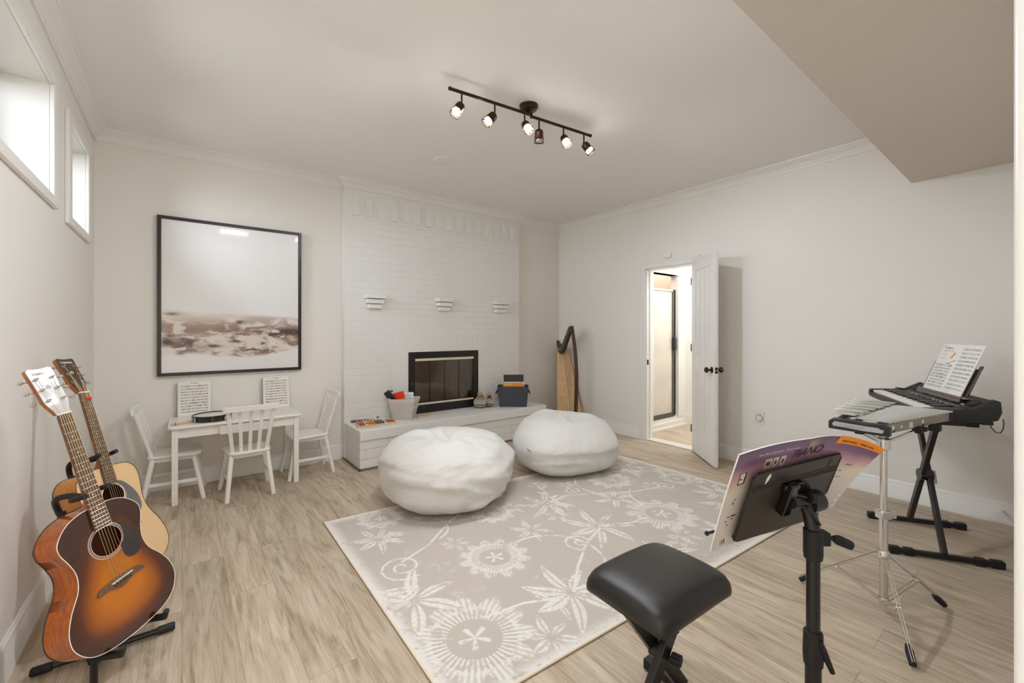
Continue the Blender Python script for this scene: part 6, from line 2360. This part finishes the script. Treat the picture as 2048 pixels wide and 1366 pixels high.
# music rest: a narrow lip, two side rails and a back plate
RX0, RX1 = -0.240, 0.300
lean = Vector((0, 0.40, 0.917)).normalized()
rb = Vector((0, 0.232, 0.110))
mb = MB()
mb.bar(Vector((RX0, 0.205, 0.096)), Vector((RX1, 0.205, 0.096)), 0.006, 0.034, lean)
rest_m = mat('rest_translucent', srgb(66, 46, 36), 0.15, coat=0.3)
obj('rest_lip', mb, rest_m, t, bevel=0.002)
obj('rest_ledge', MB().box(RX0, RX1, 0.203, 0.245, 0.095, 0.101), M['blackgloss'], t)
def rail(x0, x1, h0, h1):
    p0 = rb + lean * h0
    p1 = rb + lean * h1
    b_ = MB()
    nrm_ = Vector((0, lean.z, -lean.y)) * 0.005
    v = []
    for p in (p0, p1):
        v += [Vector((x0, p.y, p.z)), Vector((x1, p.y, p.z)), Vector((x1, p.y, p.z)) + nrm_, Vector((x0, p.y, p.z)) + nrm_]
    return b_.add(v, [(0, 3, 2, 1), (4, 5, 6, 7), (0, 1, 5, 4), (1, 2, 6, 5), (2, 3, 7, 6), (3, 0, 4, 7)])
obj('rest_plate', rail(RX0 + 0.02, RX1 - 0.02, 0.0, 0.165), rest_m, t)
obj('rest_rail', rail(RX0, RX0 + 0.034, 0.0, 0.185), M['blackgloss'], t, bevel=0.003)
obj('rest_rail', rail(RX1 - 0.034, RX1, 0.0, 0.185), M['blackgloss'], t, bevel=0.003)
obj('rubber_foot', MB().box(0.40, 0.44, 0.23, 0.27, -0.012, 0.004).box(-0.44, -0.40, 0.23, 0.27, -0.012, 0.004), M['rubber'], t)
# thin cable hanging from the near end
t = thing('power_cable', 'thin black cable looping below the right end of the keyboard', 'cable', T(3.30, 0.16, 0.74))
def kw(x, y, z):
    return KM @ Vector((x, y, z))
obj('cord', MB().tube([kw(0.40, 0.27, 0.0), kw(0.405, 0.275, -0.03), kw(0.42, 0.285, -0.052), kw(0.437, 0.295, -0.050), kw(0.447, 0.300, -0.03), kw(0.445, 0.306, 0.0), kw(0.44, 0.306, 0.02)], 0.0022, 8), M['cord'], t, world=True)

# open music book on the rest
t = thing('open_music_book', 'open music book with an orange pencil drawing on the keyboard rest', 'book', KM @ T(0.03, 0.235, 0.10))
binv = ROOT[t.name].inverted()
def bp_(u, v, k=0.0):
    """u across both pages, v from the top edge down"""
    x = -0.199 + 0.458 * u
    h = 0.305 * (1 - v)
    p = Vector((x, 0.232, 0.103)) + lean * h
    nrm_ = Vector((0, -lean.z, lean.y))
    w_ = abs(u - 0.5) * 2
    bow = 0.010 * (1 - w_) ** 0.5 * -0.4 + 0.006 * math.sin(PI * w_)
    # the top of the right-hand page falls back a little
    return p + nrm_ * (0.0135 + bow + k)
def bpage(u, v):
    out = np.zeros(u.shape + (3,))
    for i in range(u.shape[0]):
        for j in range(u.shape[1]):
            out[i, j] = binv @ (KM @ bp_(float(u[i, j]), float(v[i, j])))
    return out
def book_cols(u, v):
    lft = staff_cols(np.clip(u * 2, 0, 1), v, 8, 3, base=(236, 234, 230), ink=(140, 138, 136), top=0.44, title=False)
    rgt = staff_cols(np.clip(u * 2 - 1, 0, 1), v, 11, 4, base=(236, 234, 230), ink=(140, 138, 136), top=0.08, title=False)
    c = np.where((u < 0.5)[..., None], lft, rgt)
    U = u * 2
    def blend(mask, col, am=1.0):
        k = (mask * am)[..., None]
        return c * (1 - k) + lin(col) * k
    n = vnoise(u * 150, v * 0 + 4)
    # heading ornament, heading words, pencil, small brown stroke and its caption
    c = blend((np.hypot((U - 0.14) * 0.75, v - 0.055) < 0.030), (236, 176, 70))
    c = blend((np.hypot((U - 0.14) * 0.75, v - 0.055) < 0.018) & (vnoise(u * 80, v * 90) > 0.4), (84, 62, 50))
    c = blend((U > 0.24) & (U < 0.62) & (np.abs(v - 0.085) < 0.011) & (n > 0.30), (80, 74, 72), 0.85)
    for v0 in (0.135, 0.155):
        c = blend((U > 0.14) & (U < 0.72) & (np.abs(v - v0) < 0.005) & (n > 0.42), (150, 146, 142), 0.7)
    for v0 in (0.215, 0.26, 0.31):
        c = blend((U > 0.08) & (U < 0.48) & (np.abs(v - v0) < 0.004), (196, 170, 160), 0.7)
    ax_, ay_ = 0.80, 0.175
    bx_, by_ = 0.70, 0.315
    d_ = np.array([(bx_ - ax_) * 0.75, by_ - ay_])
    L_ = np.hypot(*d_)
    d_ = d_ / L_
    s_ = (U - ax_) * 0.75 * d_[0] + (v - ay_) * d_[1]
    q_ = np.abs(-(U - ax_) * 0.75 * d_[1] + (v - ay_) * d_[0])
    wdt = np.where(s_ > L_ * 0.82, (L_ - s_) / (L_ * 0.18) * 0.026, 0.026)
    c = blend((s_ > 0) & (s_ < L_) & (q_ < wdt), (226, 142, 30))
    y_ = 0.415 - (U - 0.62) * 0.22 + 0.012 * np.sin((U - 0.62) * 16)
    c = blend((U > 0.62) & (U < 0.95) & (np.abs(v - y_) < 0.0075), (98, 66, 52))
    c = blend((U > 0.72) & (U < 0.90) & (np.abs(v - 0.43) < 0.007) & (n > 0.35), (90, 84, 82), 0.8)
    return c
page_grid('printed_pages', bpage, book_cols, t, 230, 170)
mb = MB()
ns, nv_ = 16, 6
A = [[bp_(i / ns, j / nv_, -0.0006) for j in range(nv_ + 1)] for i in range(ns + 1)]
B = [[bp_(i / ns * 0.996 + 0.002, j / nv_, -0.0050) for j in range(nv_ + 1)] for i in range(ns + 1)]
v = [p for row in A for p in row] + [p for row in B for p in row]
K = (ns + 1) * (nv_ + 1)
f = []
for i in range(ns):
    for j in range(nv_):
        a = i * (nv_ + 1) + j
        f += [(a, a + 1, a + nv_ + 2, a + nv_ + 1), (a + K, a + nv_ + 1 + K, a + nv_ + 2 + K, a + 1 + K)]
    for j in (0, nv_):
        a = i * (nv_ + 1) + j
        f.append((a, a + nv_ + 1, a + nv_ + 1 + K, a + K))
for j in range(nv_):
    for i in (0, ns):
        a = i * (nv_ + 1) + j
        f.append((a, a + 1, a + 1 + K, a + K))
mb.add([KM @ p for p in v], f)
obj('page_block', mb, M['paper'], t, world=True)

# the stand
t = thing('keyboard_stand', 'black X-shaped keyboard stand with two floor bars under the keyboard', 'keyboard stand', T(3.58, 0.48, 0))
FB1, FB2 = Vector((3.825, 0.575, 0)), Vector((3.335, 0.385, 0))     # rear and near floor bars
bd = Vector((0.517, -0.856, 0)).normalized()
xdir = (FB1 - FB2).normalized()
for c_, half in ((FB1, 0.25), (FB2, 0.245)):
    a, b = c_ - bd * half + Vector((0, 0, 0.022)), c_ + bd * half + Vector((0, 0, 0.022))
    o = obj('floor_bar', MB().bar(a, b, 0.028, 0.028), M['black'], t, world=True, bevel=0.004)
    for p, s in ((a, 1), (b, -1)):
        obj('rubber_sleeve', MB().bar(p - bd * s * 0.004, p + bd * s * 0.05, 0.038, 0.040), M['rubber'], o, world=True, bevel=0.006)
    for s in (-1, 1):
        obj('rubber_sleeve', MB().bar(c_ + bd * s * 0.13 + Vector((0, 0, 0.022)), c_ + bd * s * 0.175 + Vector((0, 0, 0.022)), 0.036, 0.038), M['rubber'], o, world=True, bevel=0.004)
zt = KZB - 0.018
T1, T2 = Vector((FB1.x, FB1.y, zt)), Vector((FB2.x, FB2.y, zt))
off = bd * 0.016
la = obj('cross_leg', MB().bar(FB2 + Vector((0, 0, 0.03)) - off * -0.2, T1 + off * 0.2, 0.024, 0.046, xdir), M['black'], t, world=True, bevel=0.004)
lb_ = obj('cross_leg', MB().bar(FB1 + Vector((0, 0, 0.03)) - off * 1.8, T2 - off * 1.8, 0.024, 0.046, xdir), M['black'], t, world=True, bevel=0.004)
q = (FB2 + Vector((0, 0, 0.03))).lerp(T1, 0.34) - bd * -0.0135
dl_ = (T1 - FB2).normalized()
obj('sticker', MB().bar(q - dl_ * 0.022, q + dl_ * 0.022, 0.0015, 0.026, xdir), M['plate'], la, world=True)
q = (FB2 + Vector((0, 0, 0.03))).lerp(T1, 0.075) + bd * 0.0165
obj('red_dot', MB().tube([q - bd * 0.001, q + bd * 0.001], 0.009, 14), M['red'], la, world=True)
cx_ = (T1 + FB2) / 2 + Vector((0, 0, 0.015))
obj('ratchet_disc', MB().tube([cx_ - bd * 0.045, cx_ + bd * 0.016], 0.034, 24), M['blackgloss'], t, world=True)
obj('lock_lever', MB().bar(cx_ + bd * 0.020 + Vector((0, 0, 0.03)), cx_ + bd * 0.030 + Vector((0.01, 0, -0.05)), 0.02, 0.022), M['silver'], t, world=True, bevel=0.004)
for c_ in (T1, T2):
    a, b = c_ - bd * 0.265, c_ + bd * 0.14
    o = obj('support_arm', MB().bar(a, b, 0.026, 0.030), M['black'], t, world=True, bevel=0.003)
    obj('rubber_cap', MB().bar(a - bd * 0.004, a + bd * 0.065, 0.036, 0.038), M['rubber'], o, world=True, bevel=0.005)
    obj('rubber_cap', MB().bar(b - bd * 0.05, b + bd * 0.004, 0.034, 0.035), M['rubber'], o, world=True, bevel=0.005)
